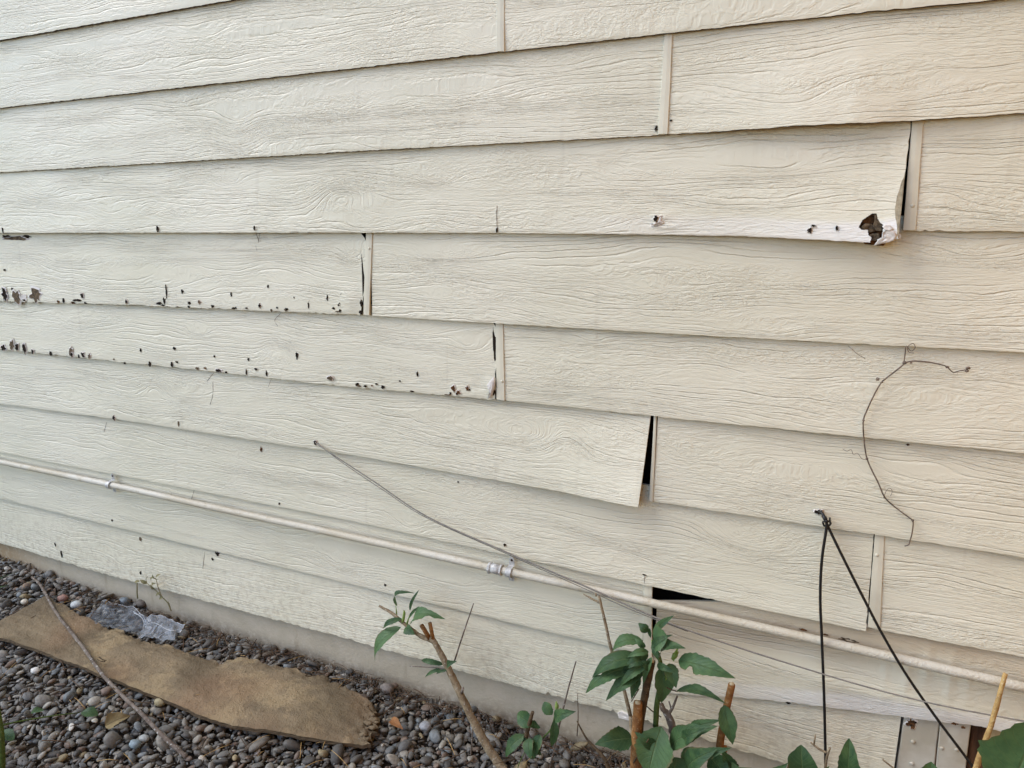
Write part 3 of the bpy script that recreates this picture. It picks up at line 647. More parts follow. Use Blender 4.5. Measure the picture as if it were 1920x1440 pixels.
# the rotted hole: torn fibre layers behind the missing face, paint flakes at its rim
def lump(poly, y, mat, name, amp=.002, label=None, parent=wall, th=.003):
    P = [at(px, py, y) for (px, py) in poly]; c = sum(P)/len(P); m = MB(); vs = [c]; rings = 5; n = len(P)
    for r in range(1, rings+1):
        for p in P:
            q = c+(p-c)*r/rings; q = q.copy(); q[1] += amp*float(vnoise(q[0]*240, q[2]*240, 3))-amp*.5*(1-(r/rings)**2); vs.append(q)
    fs = [(0, i+1, (i+1) % n+1) for i in range(n)]
    for r in range(rings-1):
        for i in range(n): a = 1+r*n+i; b_ = 1+r*n+(i+1) % n; fs.append((a, a+n, b_+n, b_))
    o0 = len(vs); vs += [v+np.array([0, th, 0]) for v in vs[-n:]]
    fs += [(o0-n+i, o0+i, o0+(i+1) % n, o0-n+(i+1) % n) for i in range(n)]
    m.add(vs, fs); o = m.build(name, M[mat], parent)
    if label: o['label'] = label
    return o
lump([(1600, 432), (1612, 402), (1640, 388), (1664, 404), (1672, 440), (1657, 461), (1622, 458), (1606, 440)], -.027, 'rot', 'rotten_core', .006)
lump([(1612, 426), (1622, 419), (1634, 420), (1644, 426), (1641, 434), (1632, 436), (1624, 432), (1614, 432)], -.036, 'rotgrey', 'rotten_core', .004)
lump([(1640, 400), (1648, 410), (1654, 419), (1660, 428), (1652, 434), (1642, 432), (1636, 424), (1640, 414)], -.039, 'rotgrey', 'rotten_core', .003)
lump([(1630, 440), (1640, 436), (1648, 438), (1650, 446), (1642, 452), (1632, 450)], -.034, 'rotgrey', 'rotten_core', .004)
lump([(1638, 461), (1645, 452), (1654, 446), (1655, 436), (1663, 431), (1676, 433), (1683, 442), (1678, 450), (1666, 455), (1654, 457)], -.0525, 'flake', 'paint_flake', .004)
lump([(1654, 424), (1660, 421), (1668, 422), (1676, 429), (1668, 433), (1659, 431)], -.0515, 'flake', 'paint_flake', .003)
lump([(1681, 440), (1686, 438), (1690, 442), (1688, 448), (1683, 448)], -.050, 'flake', 'paint_flake', .003)
lump([(912, 722), (926, 706), (928, 722), (922, 742), (914, 748), (918, 734)], -.0275, 'flake', 'paint_flake', .004)
lump([(1158, 1336), (1166, 1334), (1184, 1342), (1192, 1352), (1176, 1350), (1160, 1346)], -.024, 'flake', 'paint_flake', .003)
lump([(1233, 406), (1242, 404), (1240, 412), (1246, 418), (1234, 423), (1222, 426), (1218, 420), (1226, 418), (1236, 414)], -.0262, 'flake', 'paint_flake', .003)
lump([(683, 436), (686, 430), (688, 425), (691, 430), (697, 435), (691, 437)], -.0228, 'flake', 'paint_flake', .002)
# hairline cracks and old plant roots on the paint: thin proud threads
def thread(pts, w_=.0006, mat='rot', name='hairline_crack', dy=-.0006, parent=wall):
    m = MB(); P = []
    for (px, py) in pts: P.append(at(px, py, chip_y(px, py)+dy))
    tube(m, P, w_, 5, 3); return m.build(name, M[mat], parent)
for pts in ([(932, 386), (931, 405), (932, 428)], [(480, 437), (484, 450), (480, 460), (482, 470)], [(487, 437), (484, 455)], [(311, 537), (313, 552), (308, 566)], [(580, 562), (577, 575)], [(526, 588), (515, 600), (521, 612)], [(400, 700), (388, 715)], [(399, 716), (399, 740), (394, 758)],
            [(509, 710), (503, 725)], [(200, 792), (195, 810)], [(688, 412), (689, 424)], [(384, 1034), (380, 1066)], [(1590, 648), (1608, 664), (1622, 672)], [(309, 911), (308, 928)], [(325, 914), (320, 930)], [(364, 920), (359, 936)], [(1760, 1373), (1756, 1400), (1754, 1440)], [(1209, 1080), (1208, 1094)]):
    thread(pts, .0005)

# ------------------------------------------------------------------ conduit
pipe = empty('conduit_pipe', at(940, 1066, -.038), 'long thin white painted metal conduit pipe running across the lower siding', 'pipe')
PP = [np.array([-4.5, -.037, .50])]+[at(px, py, -.037) for (px, py) in ((-260, 812), (0, 866), (207, 909), (420, 956), (640, 1003), (930, 1067), (1205, 1127), (1540, 1202), (1920, 1289), (2300, 1376))]
m = MB(); tube(m, PP, .0099, 20, 12); m.build('tube', M['pipe'], pipe)
def along(px):
    xs_ = [-1200, -260, 0, 207, 420, 640, 930, 1205, 1540, 1920, 2300]; q = np.interp(px, xs_, range(len(xs_))); i = int(min(q, len(xs_)-2)); return PP[i]+(PP[i+1]-PP[i])*(q-i)
m = MB(); a, b = along(919), along(943)
tube(m, [a, b], .0128, 20, 1); cpl = m.build('coupling', M['metal'], pipe)
for q in (920, 941):
    m = MB(); a, b = along(q-2.2), along(q+2.2); tube(m, [a, a+(b-a)*.2, b-(b-a)*.2, b], [.0140, .0155, .0155, .0140], 8, 1, smooth=False); o = m.build('compression_ring', M['metal'], pipe, False)
def clamp(px, mat):
    c = along(px); d = along(px+5)-along(px-5); d /= np.linalg.norm(d); upv = np.array([0, 0, 1.]); upv = upv-d*(upv@d); upv /= np.linalg.norm(upv); out = np.array([0, -1., 0])
    m = MB(); hw = .0075; prof = []
    # strap section: ear up on the wall, round over the pipe, ear down
    yw = .0205-.006
    prof.append((.034, -yw*-1*0+.0)); prof = []
    for t in np.linspace(.036, .0145, 5): prof.append((t, -.013))
    for an in np.linspace(75, -75, 13): prof.append((.0132*math.sin(R(an)), .0132*math.cos(R(an))))
    for t in np.linspace(-.0145, -.030, 4): prof.append((t, -.013))
    vs = []; n = len(prof)
    for (t, o_) in prof:
        wd = hw if abs(t) < .024 else hw*math.sqrt(max(.12, 1-((abs(t)-.024)/.0125)**2))
        for sgn in (-1, 1):
            for th in (0, .0014): vs.append(c+upv*t+out*(o_+th)+d*wd*sgn)
    fs = []
    for i in range(n-1):
        a = i*4; b_ = a+4
        fs += [(a, b_, b_+2, a+2), (a+1, a+3, b_+3, b_+1), (a, a+1, b_+1, b_), (a+2, b_+2, b_+3, a+3)]
    fs += [(0, 2, 3, 1), ((n-1)*4, (n-1)*4+1, (n-1)*4+3, (n-1)*4+2)]
    m.add(vs, fs); o = m.build('clamp', mat, pipe, False)
    for t in (.0275, -.0235):
        m2 = MB(); blob(m2, c+upv*t+out*(-.0112), (.0032, .0018, .0032), 2, .05, 2); s = m2.build('screw', M['hole' if t > 0 else 'metal'], None); s.parent = o
clamp(207, M['metal']); clamp(958, M['metal'])

# ------------------------------------------------------------------ wires, cables, dead vine
def thing_tube(name, pts, rad, mat, label, cat, sides=8, n=8, bump=0, group=None):
    m = MB(); tube(m, pts, rad, sides, n, bump); o = m.build(name, mat); return tag(o, label, cat, group)
thing_tube('wire', [at(591, 826, -.016), at(593, 831, -.026), at(610, 843, -.034), at(700, 902, -.042), at(800, 968, -.048), at(940, 1031, -.056), at(1090, 1096, -.064), at(1280, 1178, -.066), at(1540, 1263, -.068), at(1735, 1316, -.07), at(1920, 1352, -.072), at(2150, 1392, -.075)], [.0011, .0012, .0014, .0016, .0018, .0021, .0022, .0019, .0016, .0015, .0015, .0015], M['wire'], 'thin grey wire hanging slack from a hole in the siding across the pipe', 'wire')
thing_tube('wire', [at(593, 829, -.020), at(640, 866, -.036), at(720, 920, -.040), at(800, 971, -.046), at(940, 1034, -.054), at(1090, 1101, -.062), at(1190, 1146, -.064), at(1290, 1184, -.065)], .0010, M['wire'], 'second shorter grey wire strand lying just under the slack wire', 'wire')
knot = at(1550, 983, -.040)
thing_tube('black_cable', [at(1535, 961, -.010), at(1536, 958, -.030), at(1544, 966, -.042), at(1550, 984, -.046), at(1541, 1050, -.05), at(1538, 1120, -.052), at(1541, 1200, -.055), at(1545, 1300, -.06), at(1547, 1380, -.066), at(1548, 1450, -.075), at(1548, 1600, -.09)], .0029, M['rubber'], 'black cable hanging straight down from the tied hole in the siding', 'cable')
thing_tube('black_cable', [at(1539, 963, -.010), at(1541, 962, -.028), at(1547, 972, -.038), at(1552, 986, -.043), at(1583, 1050, -.05), at(1622, 1127, -.052), at(1655, 1190, -.056), at(1700, 1266, -.06), at(1755, 1345, -.066), at(1815, 1425, -.074), at(1870, 1500, -.085)], .0029, M['rubber'], 'black cable slanting down to the right from the tied hole', 'cable')
m = MB(); tube(m, [at(1543, 979, -.044), at(1549, 977, -.054), at(1557, 979, -.046), at(1555, 985, -.036), at(1546, 986, -.036), at(1543, 980, -.044)], .0022, 6, 4)
tube(m, [at(1556, 977, -.046), at(1556, 971, -.050)], .0018, 6, 1); tube(m, [at(1543, 966, -.046), at(1550, 978, -.050)], .0040, 8, 1)
tag(m.build('cable_tie', M['rubber']), 'black zip tie binding the two cables below the hole', 'cable tie')
vine = empty('dead_vine', at(1640, 780, -.026), 'dead dry vine stem with curled tendrils clinging to the siding at right', 'vine')
m = MB(); vy = -.0285
vp = lambda L_, y=vy: [at(px, py, y) for (px, py) in L_]
tube(m, vp([(1698, 650), (1697, 664), (1695, 679)]), .0011, 6, 4); tube(m, vp([(1697, 681), (1680, 695), (1663, 708), (1652, 718), (1640, 738), (1626, 768), (1619, 787), (1619, 812), (1622, 842), (1626, 861), (1634, 880), (1648, 908), (1660, 934), (1685, 956), (1708, 973), (1712, 979), (1710, 1000), (1706, 1014), (1704, 1021), (1696, 1024)]), [.0014]*14+[.0012]*6, 7, 4, .15)
tube(m, vp([(1697, 680), (1712, 677), (1740, 679), (1765, 684), (1776, 688), (1787, 698), (1800, 695), (1814, 693)]), [.0015, .0014, .0014, .0012, .0012, .001, .0009, .001], 7, 4, .15)
m.build('stem', M['vine'], vine)
m = MB()
for (px, py, r) in ((1697, 680, .0038), (1708, 680, .0026), (1776, 688, .0030), (1653, 717, .0025), (1619, 788, .0024), (1626, 860, .0026), (1659, 933, .0025), (1711, 976, .0030), (1815, 690, .0035), (1813, 696, .0030), (1645, 712, .0028)): blob(m, at(px, py, vy), (r, r, r*.8), int(px), .35, 2)
m.each('node', M['vine'], vine)
m = MB(); tube(m, vp([(1700, 648), (1708, 658), (1716, 652), (1712, 644), (1702, 650), (1704, 660), (1714, 662)]), .0006, 5, 4)
tube(m, vp([(1626, 862), (1616, 860), (1608, 850), (1600, 852), (1596, 843), (1588, 846), (1580, 842)]), .0005, 5, 4)
tube(m, vp([(1657, 932), (1662, 920), (1668, 915), (1673, 921), (1670, 930)]), .0005, 5, 4); tube(m, vp([(1644, 714), (1644, 708), (1650, 711)]), .0009, 5, 3); m.each('tendril', M['vine'], vine)

# ------------------------------------------------------------------ fallen board
fb = empty('fallen_board', gat(350, 1260, .03), 'long strip of rotting tan hardboard lying on the gravel', 'board')
top_px = [(-330, 1010), (-160, 1065), (0, 1110+52), (85, 1119)]
# outline walked in two rails: far rail (towards the wall) and near rail, both left to right
far = [(-120, 1165), (0, 1165-45+0), (85, 1119), (165, 1158), (215, 1180), (262, 1200), (330, 1213), (368, 1228), (412, 1243), (446, 1231), (540, 1250), (610, 1268), (632, 1282), (660, 1294), (700, 1312), (712, 1330)]
near = [(-330, 1110), (-110, 1150), (0, 1196), (60, 1216), (130, 1243), (185, 1266), (240, 1288), (300, 1310), (380, 1346), (440, 1363), (500, 1371), (560, 1380), (610, 1388), (650, 1391), (680, 1392), (692, 1391)]
far[0] = (-330, 1040); far[1] = (-100, 1080)
# left end really runs from (85,1119) down-left to (0,1165) and on out of the frame
far = [(-95, 1216-0), (0, 1165), (40, 1143), (85, 1119)]+far[3:]
near = [(-95, 1217), (-70, 1222-56+0), (0, 1196), (60, 1216)]+near[4:]
near[0] = (-60, 1176); far[0] = (-42, 1170); near[1] = (-30, 1186)
fz = lambda t: .030+.012*math.sin(t*3.0)+.004*math.sin(t*9)
FP = [gat(*p, .036) for p in far]; NP_ = [gat(*p, .036) for p in near]
def resamp(P, n, jag=0, sd=0):
    P = np.array(P); d = np.r_[0, np.cumsum(np.linalg.norm(np.diff(P, axis=0), axis=1))]; t = np.linspace(0, d[-1], n)
    Q = np.stack([np.interp(t, d, P[:, i]) for i in range(3)], 1)
    Q[:, 1] += jag*fbm(t*22, 0*t, sd, 4); return Q, t/d[-1]
nb = 200; FQ, tf = resamp(FP, nb, .008, 3); NQ, tn = resamp(NP_, nb, .0012, 5)
rag_ = np.clip((tf-.30)/.05, 0, 1)*np.clip((.95-tf)/.05, 0, 1)
K = 26; vs = []; s_ = np.linspace(0, 1, K)
for i in range(nb):
    a, b = FQ[i], NQ[i]
    for k in range(K):
        p = a+(b-a)*s_[k]; t = i/nb
        z = .035+.006*math.sin(t*2.6+.2)-.012*max(0, t-.9)*10*.6+.004*math.sin(s_[k]*3.1)+.0022*float(fbm(p[0]*14, p[1]*40, 41))+.0010*float(fbm(p[0]*60, p[1]*90, 42))
        er = max(0, 1-s_[k]/.14)*rag_[i]; z -= er*.006*(1+float(fbm(p[0]*70, p[1]*70, 43)))       # crumbling far edge
        en = max(0, (t-.94)/.06); z -= en*.008*(1+1.3*float(fbm(p[0]*60, p[1]*60, 47)))             # broken right end
        if en: p = p+np.array([.022*en*float(fbm(s_[k]*13, 0, 51)), 0, 0])
        vs.append((p[0], p[1], z))
TH = .011; V0 = len(vs); vs2 = [(x, y-.0015*0, z-TH) for (x, y, z) in vs]
I = np.arange(nb*K).reshape(nb, K)
m = MB(); fs = [(int(I[i, k]), int(I[i, k+1]), int(I[i+1, k+1]), int(I[i+1, k])) for i in range(nb-1) for k in range(K-1)]
m.add(vs, fs); m.build('surface', M['hardboard'], fb)
bd = [int(q) for q in list(I[:, 0])+list(I[-1, 1:])+list(I[::-1, -1][1:])+list(I[0, ::-1][1:-1])]
m = MB(); ring_t = [vs[q] for q in bd]; ring_b = [(vs2[q][0], vs2[q][1], vs2[q][2]) for q in bd]; n = len(bd)
mids = [[(x+.0008*rnd.uniform(-1, 1), y+.0008*rnd.uniform(-1, 1), z-TH*f_) for (x, y, z) in ring_t] for f_ in (.0, .33, .66)]
rings = mids+[ring_b]; vv = [p for r_ in rings for p in r_]
m.add(vv, [(r_*n+i, r_*n+(i+1) % n, (r_+1)*n+(i+1) % n, (r_+1)*n+i) for r_ in range(3) for i in range(n)])
m.add(vs2, [tuple(reversed(f)) for f in fs]); m.build('edge', M['hardedge'], fb, False)
m = MB()
for i in range(46):     # crumbs at the broken right end and far edge
    t = rnd.random(); 
    if i < 22: px, py = 690+rnd.uniform(-18, 16), 1318+rnd.uniform(0, 74)
    else: px = rnd.uniform(190, 640); py = np.interp(px, [p[0] for p in far[3:]], [p[1] for p in far[3:]])+rnd.uniform(-5, 10)
    sz = rnd.uniform(.002, .009) if i < 22 else rnd.uniform(.0015, .004); c = gat(px, py, .032); blob(m, c, (sz*1.5, sz, sz*.6), i, .5, 2)
m.each('crumb', M['hardboard'], fb)

# ------------------------------------------------------------------ stick, film
st_pts = [gat(60, 1082, .045), gat(78, 1100, .047), gat(105, 1148, .050), gat(150, 1206, .056), gat(190, 1262, .057), gat(225, 1300, .056), gat(265, 1338, .050), gat(300, 1375, .040), gat(330, 1402, .028), gat(350, 1420, .018)]
stick = empty('dead_stick', st_pts[5], 'long bare grey brown stick lying across the rotting board', 'stick')
m = MB(); tube(m, st_pts, [.0040, .0046, .0048, .0050, .0050, .0050, .0052, .0055, .0060, .0052], 10, 8, .14, 5); m.build('stem', M['greybark'], stick)
m = MB()
for (px, py, ex, ey) in ((197, 1240, 182, 1236), (186, 1232, 200, 1238), (212, 1290, 240, 1300), (246, 1312, 285, 1318)):
    tube(m, [gat(px, py, .06), gat((px+ex)/2, (py+ey)/2+2, .058), gat(ex, ey, .056)], [.002, .0015, .001], 6, 3, .2)
m.each('side_twig', M['brownbark'], stick)
fl = empty('plastic_film', gat(250, 1170, .03), 'crumpled clear plastic film lying on gravel behind the rotting board', 'plastic film')
def filmpiece(outline, z0, haze, name, seed, amp):
    P = np.array([gat(px, py, z0) for (px, py) in outline]); c = P.mean(0); m = MB(); n = len(P)
    per = 6; Q = []
    for i in range(n):
        for k in range(per): Q.append(P[i]+(P[(i+1) % n]-P[i])*k/per)
    Q = np.array(Q); n = len(Q); rg = 14; vs = [c]; 
    for r_ in range(1, rg+1):
        for q in Q:
            p = c+(q-c)*r_/rg; p = p.copy(); w1 = float(fbm(p[0]*22+seed, p[1]*40, 61)); w2 = abs(float(vnoise(p[0]*60+p[1]*35, p[1]*24+seed, 63)))
            p[2] += amp*(w1*.6+w2*1.2)+.0008; vs.append(p)
    fs = [(0, i+1, (i+1) % n+1) for i in range(n)]+[(1+r_*n+i, 1+(r_+1)*n+i, 1+(r_+1)*n+(i+1) % n, 1+r_*n+(i+1) % n) for r_ in range(rg-1) for i in range(n)]
    m.add(vs, fs); o = m.build(name, M['film'], fl); q = o.data.attributes.new('haze', 'FLOAT', 'POINT')
    q.data.foreach_set('value', np.clip(haze+.35*np.array([float(vnoise(v[0]*50, v[1]*90, 65)) for v in vs]), 0, 1).astype(np.float32))
    m = MB(); E = [np.array(v)+np.array([0, 0, .0008]) for v in vs[-n:]]
    tube(m, E[:int(n*.4)], .0006, 5, 2); return o, m
o, m = filmpiece([(192, 1126), (214, 1133), (250, 1140), (268, 1155), (275, 1172), (262, 1188), (235, 1186), (205, 1178), (178, 1172), (160, 1155), (182, 1146), (188, 1138)], .034, .15, 'sheet', 1, .006); m.build('folded_edge', M['filmedge'], fl)
o, m = filmpiece([(250, 1148), (268, 1158), (290, 1156), (320, 1162), (347, 1175), (338, 1184), (330, 1186), (328, 1203), (306, 1204), (290, 1196), (262, 1200), (256, 1194), (272, 1180), (270, 1166)], .040, .75, 'sheet', 4, .008); m.build('folded_edge', M['filmedge'], fl)
m = MB()
for L_ in ([(250, 1149), (262, 1155), (270, 1166), (268, 1180)], [(258, 1198), (268, 1190), (280, 1186)], [(296, 1196), (306, 1188), (318, 1182)], [(270, 1172), (290, 1168), (318, 1182), (344, 1178)]): tube(m, [gat(px, py, .052) for (px, py) in L_], .0006, 5, 4)
m.each('crease', M['filmedge'], fl)

# ------------------------------------------------------------------ leaves and plants
def leaf(parent, base, tip, width, mat='leaf', droop=.15, fold=.25, curl=.3, nrm=None, petiole=None, seed=0, name='leaf', shape=0, bite=0):
    base = np.array(base, float); tip = np.array(tip, float); d = tip-base; L = np.linalg.norm(d); d /= L
    n0 = np.array(nrm if nrm is not None else (-.25, -.75, .6), float); n0 = n0-d*(n0@d); n0 /= np.linalg.norm(n0)+1e-9; side = np.cross(d, n0)
    nl, nw = 18, 9; vs = []; lu = []; lv = []
    for i in range(nl+1):
        t = i/nl
        wv = (math.sin(math.pi*min(1, t**.72))**.85)*(1-.25*t) if shape == 0 else (math.sin(math.pi*t)**.7)
        wv = max(wv, .015)*width*.5
        c = base+d*L*t+n0*L*droop*math.sin(math.pi*t)*.9
        for j in range(nw):
            q = -1+2*j/(nw-1); ed = 1+.10*float(vnoise(t*9+seed, q*2, 71))+.05*math.sin(t*55+seed)*(abs(q) > .9)
            if bite and abs(t-bite) < .09 and q > .1: ed *= 1-.75*q*math.cos((t-bite)/.09*1.57)
            p = c+side*q*wv*ed+n0*(abs(q)**1.4*wv*fold)+n0*(curl*wv*.35*math.sin(t*7+seed+q*1.5)*abs(q))
            vs.append(p); lu.append(t); lv.append(q)
    fs = [(i*nw+j, i*nw+j+1, (i+1)*nw+j+1, (i+1)*nw+j) for i in range(nl) for j in range(nw-1)]
    m = MB(); m.add(vs, fs)
    if petiole is not None:
        k = len(m.v); tube(m, [petiole, (np.array(petiole)+base)/2+n0*.003, base], .0009, 5, 3); lu += [.5]*(len(m.v)-k); lv += [.03]*(len(m.v)-k)
    o = m.build(name, M[mat], parent)
    for nm, a in (('lu', lu), ('lv', lv)):
        q = o.data.attributes.new(nm, 'FLOAT', 'POINT'); q.data.foreach_set('value', np.array(a, np.float32))
    return o
def L2(parent, b, t, w_, y0, y1=None, **k):      # leaf from pixels, at depth y (base) .. y1 (tip); width in pixels
    y1 = y0 if y1 is None else y1; p, q = at(*b, y0), at(*t, y1); s = np.linalg.norm((p+q)/2-CAM)/F
    return leaf(parent, p, q, w_*s*(.86 if mat_w(k) else 1), **k)
def mat_w(k): return k.get('shape', 0) == 0

# left shrub: one slanting cut stem
ya = -.10
A = empty('cut_shrub', gat(940, 1440, 0), 'slanting cut shrub stem with a few green leaves in front of the siding', 'shrub')
m = MB()
trunk = [gat(962, 1475, -.01), at(938, 1436, -.165), at(905, 1385, -.155), at(872, 1320, -.145), at(845, 1262, -.135), at(818, 1210, -.125), at(806, 1195, -.12)]
tube(m, trunk, [.0125, .0115, .0108, .0098, .0085, .0075, .0072], 12, 8, .12, 2)
tube(m, [at(812, 1203, -.12), at(785, 1190, -.115), at(760, 1171, -.11), at(735, 1150, -.105), at(711, 1136, -.10)], [.0062, .0055, .0052, .0045, .003], 9, 6, .18, 3)
m.build('stem', M['bark'], A)
for (b, t, r_) in (((806, 1198), (790, 1172), .0062), ((812, 1200), (806, 1168), .0055)):
    m = MB(); tube(m, [at(*b, -.122), at(*t, -.128)], [r_, r_*.9], 9, 1, .1, 4, False); m.build('cut_stub', M['orange'], A)
m = MB(); tube(m, [at(852, 1240, -.13), at(868, 1190, -.125), at(880, 1155, -.12), at(888, 1131, -.118)], [.0022, .0019, .0016, .0013], 7, 4, .15)
tube(m, [at(842, 1256, -.135), at(815, 1252, -.13), at(768, 1249, -.125)], [.0022, .0015, .0010], 7, 4, .15)
tube(m, [at(884, 1345, -.14), at(886, 1370, -.15), at(884, 1400, -.155), at(880, 1440, -.16)], [.0022, .0022, .002, .0018], 6, 4, .2)
tube(m, [at(866, 1300, -.148), at(868, 1290, -.152)], .0035, 7, 1); m.each('twig', M['greybark'], A)
m = MB(); tube(m, [at(755, 1168, -.11), at(758, 1150, -.112), at(757, 1144, -.112)], [.004, .0035, .001], 7, 4); tube(m, [at(762, 1172, -.11), at(768, 1154, -.115)], [.003, .001], 6, 2)
tube(m, [at(744, 1152, -.108), at(742, 1135, -.108)], [.0018, .0008], 6, 2); m.each('bud', M['young'], A)
for i, (b, t, w_, ya0, ya1, kw) in enumerate([
    ((772, 1168), (835, 1161), 34, -.115, -.13, dict(droop=.30, bite=.72, nrm=(-.1, -.5, .9))),
    ((752, 1176), (703, 1242), 34, -.11, -.14, dict(droop=.22, nrm=(-.5, -.7, .5))),
    ((745, 1136), (778, 1112), 15, -.105, -.11, dict(droop=.45, nrm=(-.4, -.5, .8))),
    ((768, 1144), (786, 1106), 13, -.112, -.12, dict(droop=.05)),
    ((766, 1160), (787, 1136), 9, -.112, -.12, dict(droop=.05)),
    ((754, 1160), (718, 1180), 14, -.11, -.12, dict(droop=.25)),
    ((760, 1176), (778, 1190), 22, -.115, -.13, dict(droop=.1)),
    ((832, 1246), (790, 1238), 12, -.13, -.12, dict(droop=.3)),
    ((838, 1250), (857, 1240), 16, -.14, -.15, dict(droop=.2)),
    ((830, 1254), (797, 1270), 9, -.13, -.14, dict(droop=.2)),
    ((840, 1256), (818, 1264), 7, -.14, -.14, dict(droop=.2))]):
    L2(A, b, t, w_, ya0, ya1, seed=i*3, **kw)

# right shrub
yb_ = -.15
Bs = empty('leafy_shrub', gat(1200, 1440, 0), 'leafy green shrub with thick orange brown cut stems in front of the black gap', 'shrub')
m = MB(); tube(m, [at(1190, 1500, -.16), at(1192, 1440, -.17), at(1194, 1380, -.18), at(1196, 1318, -.185)], [.0135, .0130, .0115, .0100], 12, 5, .10, 8); m.build('cut_stem', M['orange'], Bs)
m = MB(); tube(m, [at(1196, 1318, -.185), at(1196, 1316.5, -.1852)], [.0062, .0060], 12, 1, .05, 1, False); m.build('cut_face', M['pith'], Bs)
m = MB(); tube(m, [at(1196, 1400, -.165), at(1203, 1340, -.165), at(1213, 1285, -.165), at(1222, 1240, -.165)], [.0085, .0082, .0085, .0088], 11, 6, .12, 9); m.build('cut_stem', M['brownbark'], Bs)
m = MB(); tube(m, [at(1222, 1240, -.165), at(1222.3, 1237, -.166)], [.0055, .0052], 11, 1, .05, 1, False); m.build('cut_face', M['pith'], Bs)
m = MB(); tube(m, [at(1229, 1362, -.15), at(1232, 1320, -.15), at(1238, 1280, -.15), at(1238, 1240, -.15), at(1224, 1205, -.15)], [.0062, .0060, .0058, .0045, .003], 10, 5, .05, 3); m.build('green_stem', M['greenstem'], Bs)
m = MB(); tube(m, [at(1263, 1375, -.13), at(1255, 1345, -.13), at(1244, 1330, -.13), at(1240, 1318, -.125)], [.009, .0085, .006, .004], 9, 5, .2, 5); tube(m, [at(1252, 1342, -.13), at(1262, 1325, -.13), at(1270, 1305, -.13)], [.004, .003, .002], 8, 4, .2)
tube(m, [at(1259, 1330, -.13), at(1254, 1315, -.13)], [.002, .0015], 6, 2); m.build('stem', M['greybark'], Bs)
m = MB(); tube(m, [at(1362, 1405, -.15), at(1350, 1400, -.15), at(1358, 1350, -.155), at(1372, 1283, -.16)], [.0085, .0085, .0080, .0072], 11, 6, .10, 7); m.build('cut_stem', M['orange'], Bs)
m = MB(); tube(m, [at(1372, 1283, -.16), at(1372.3, 1281, -.1602)], [.0050, .0048], 11, 1, .05, 1, False); m.build('cut_face', M['pith'], Bs)
m = MB(); tube(m, [at(1182, 1342, -.12), at(1165, 1275, -.11), at(1148, 1225, -.10), at(1133, 1160, -.09), at(1123, 1118, -.085)], [.0045, .0042, .0038, .0035, .0032], 8, 5, .15, 6)
tube(m, [at(1124, 1130, -.085), at(1108, 1122, -.085), at(1094, 1114, -.085)], [.0028, .002, .0014], 7, 3, .15); tube(m, [at(1118, 1118, -.085), at(1116, 1112, -.085)], .0022, 6, 1)
tube(m, [at(1182, 1342, -.12), at(1188, 1400, -.15), at(1190, 1450, -.16)], [.0045, .005, .005], 8, 3, .15)
m.build('thin_branch', M['bark'], Bs)
m = MB(); tube(m, [at(1262, 1235, -.16), at(1266, 1228, -.165), at(1272, 1222, -.165)], [.004, .006, .001], 8, 4); tube(m, [at(1248, 1270, -.155), at(1252, 1260, -.158)], [.0035, .001], 7, 2); tube(m, [at(1224, 1215, -.15), at(1222, 1200, -.15)], [.003, .001], 7, 2); m.each('bud', M['young'], Bs)
m = MB(); tube(m, [at(1244, 1284, -.152), at(1255, 1292, -.158), at(1268, 1296, -.162)], [.0016, .0014, .0012], 6, 3)
tube(m, [at(1188, 1430, -.19), at(1200, 1410, -.2), at(1216, 1386, -.205)], [.002, .0016, .0012], 6, 3); tube(m, [at(1136, 1430, -.17), at(1148, 1415, -.175), at(1160, 1409, -.18)], [.0016, .0014, .001], 6, 3)
tube(m, [at(1184, 1315, -.12), at(1192, 1302, -.14), at(1198, 1292, -.15)], .0012, 6, 3); tube(m, [at(1210, 1322, -.14), at(1224, 1334, -.13), at(1240, 1345, -.13)], .0014, 6, 3); m.each('twig', M['brownbark'], Bs)
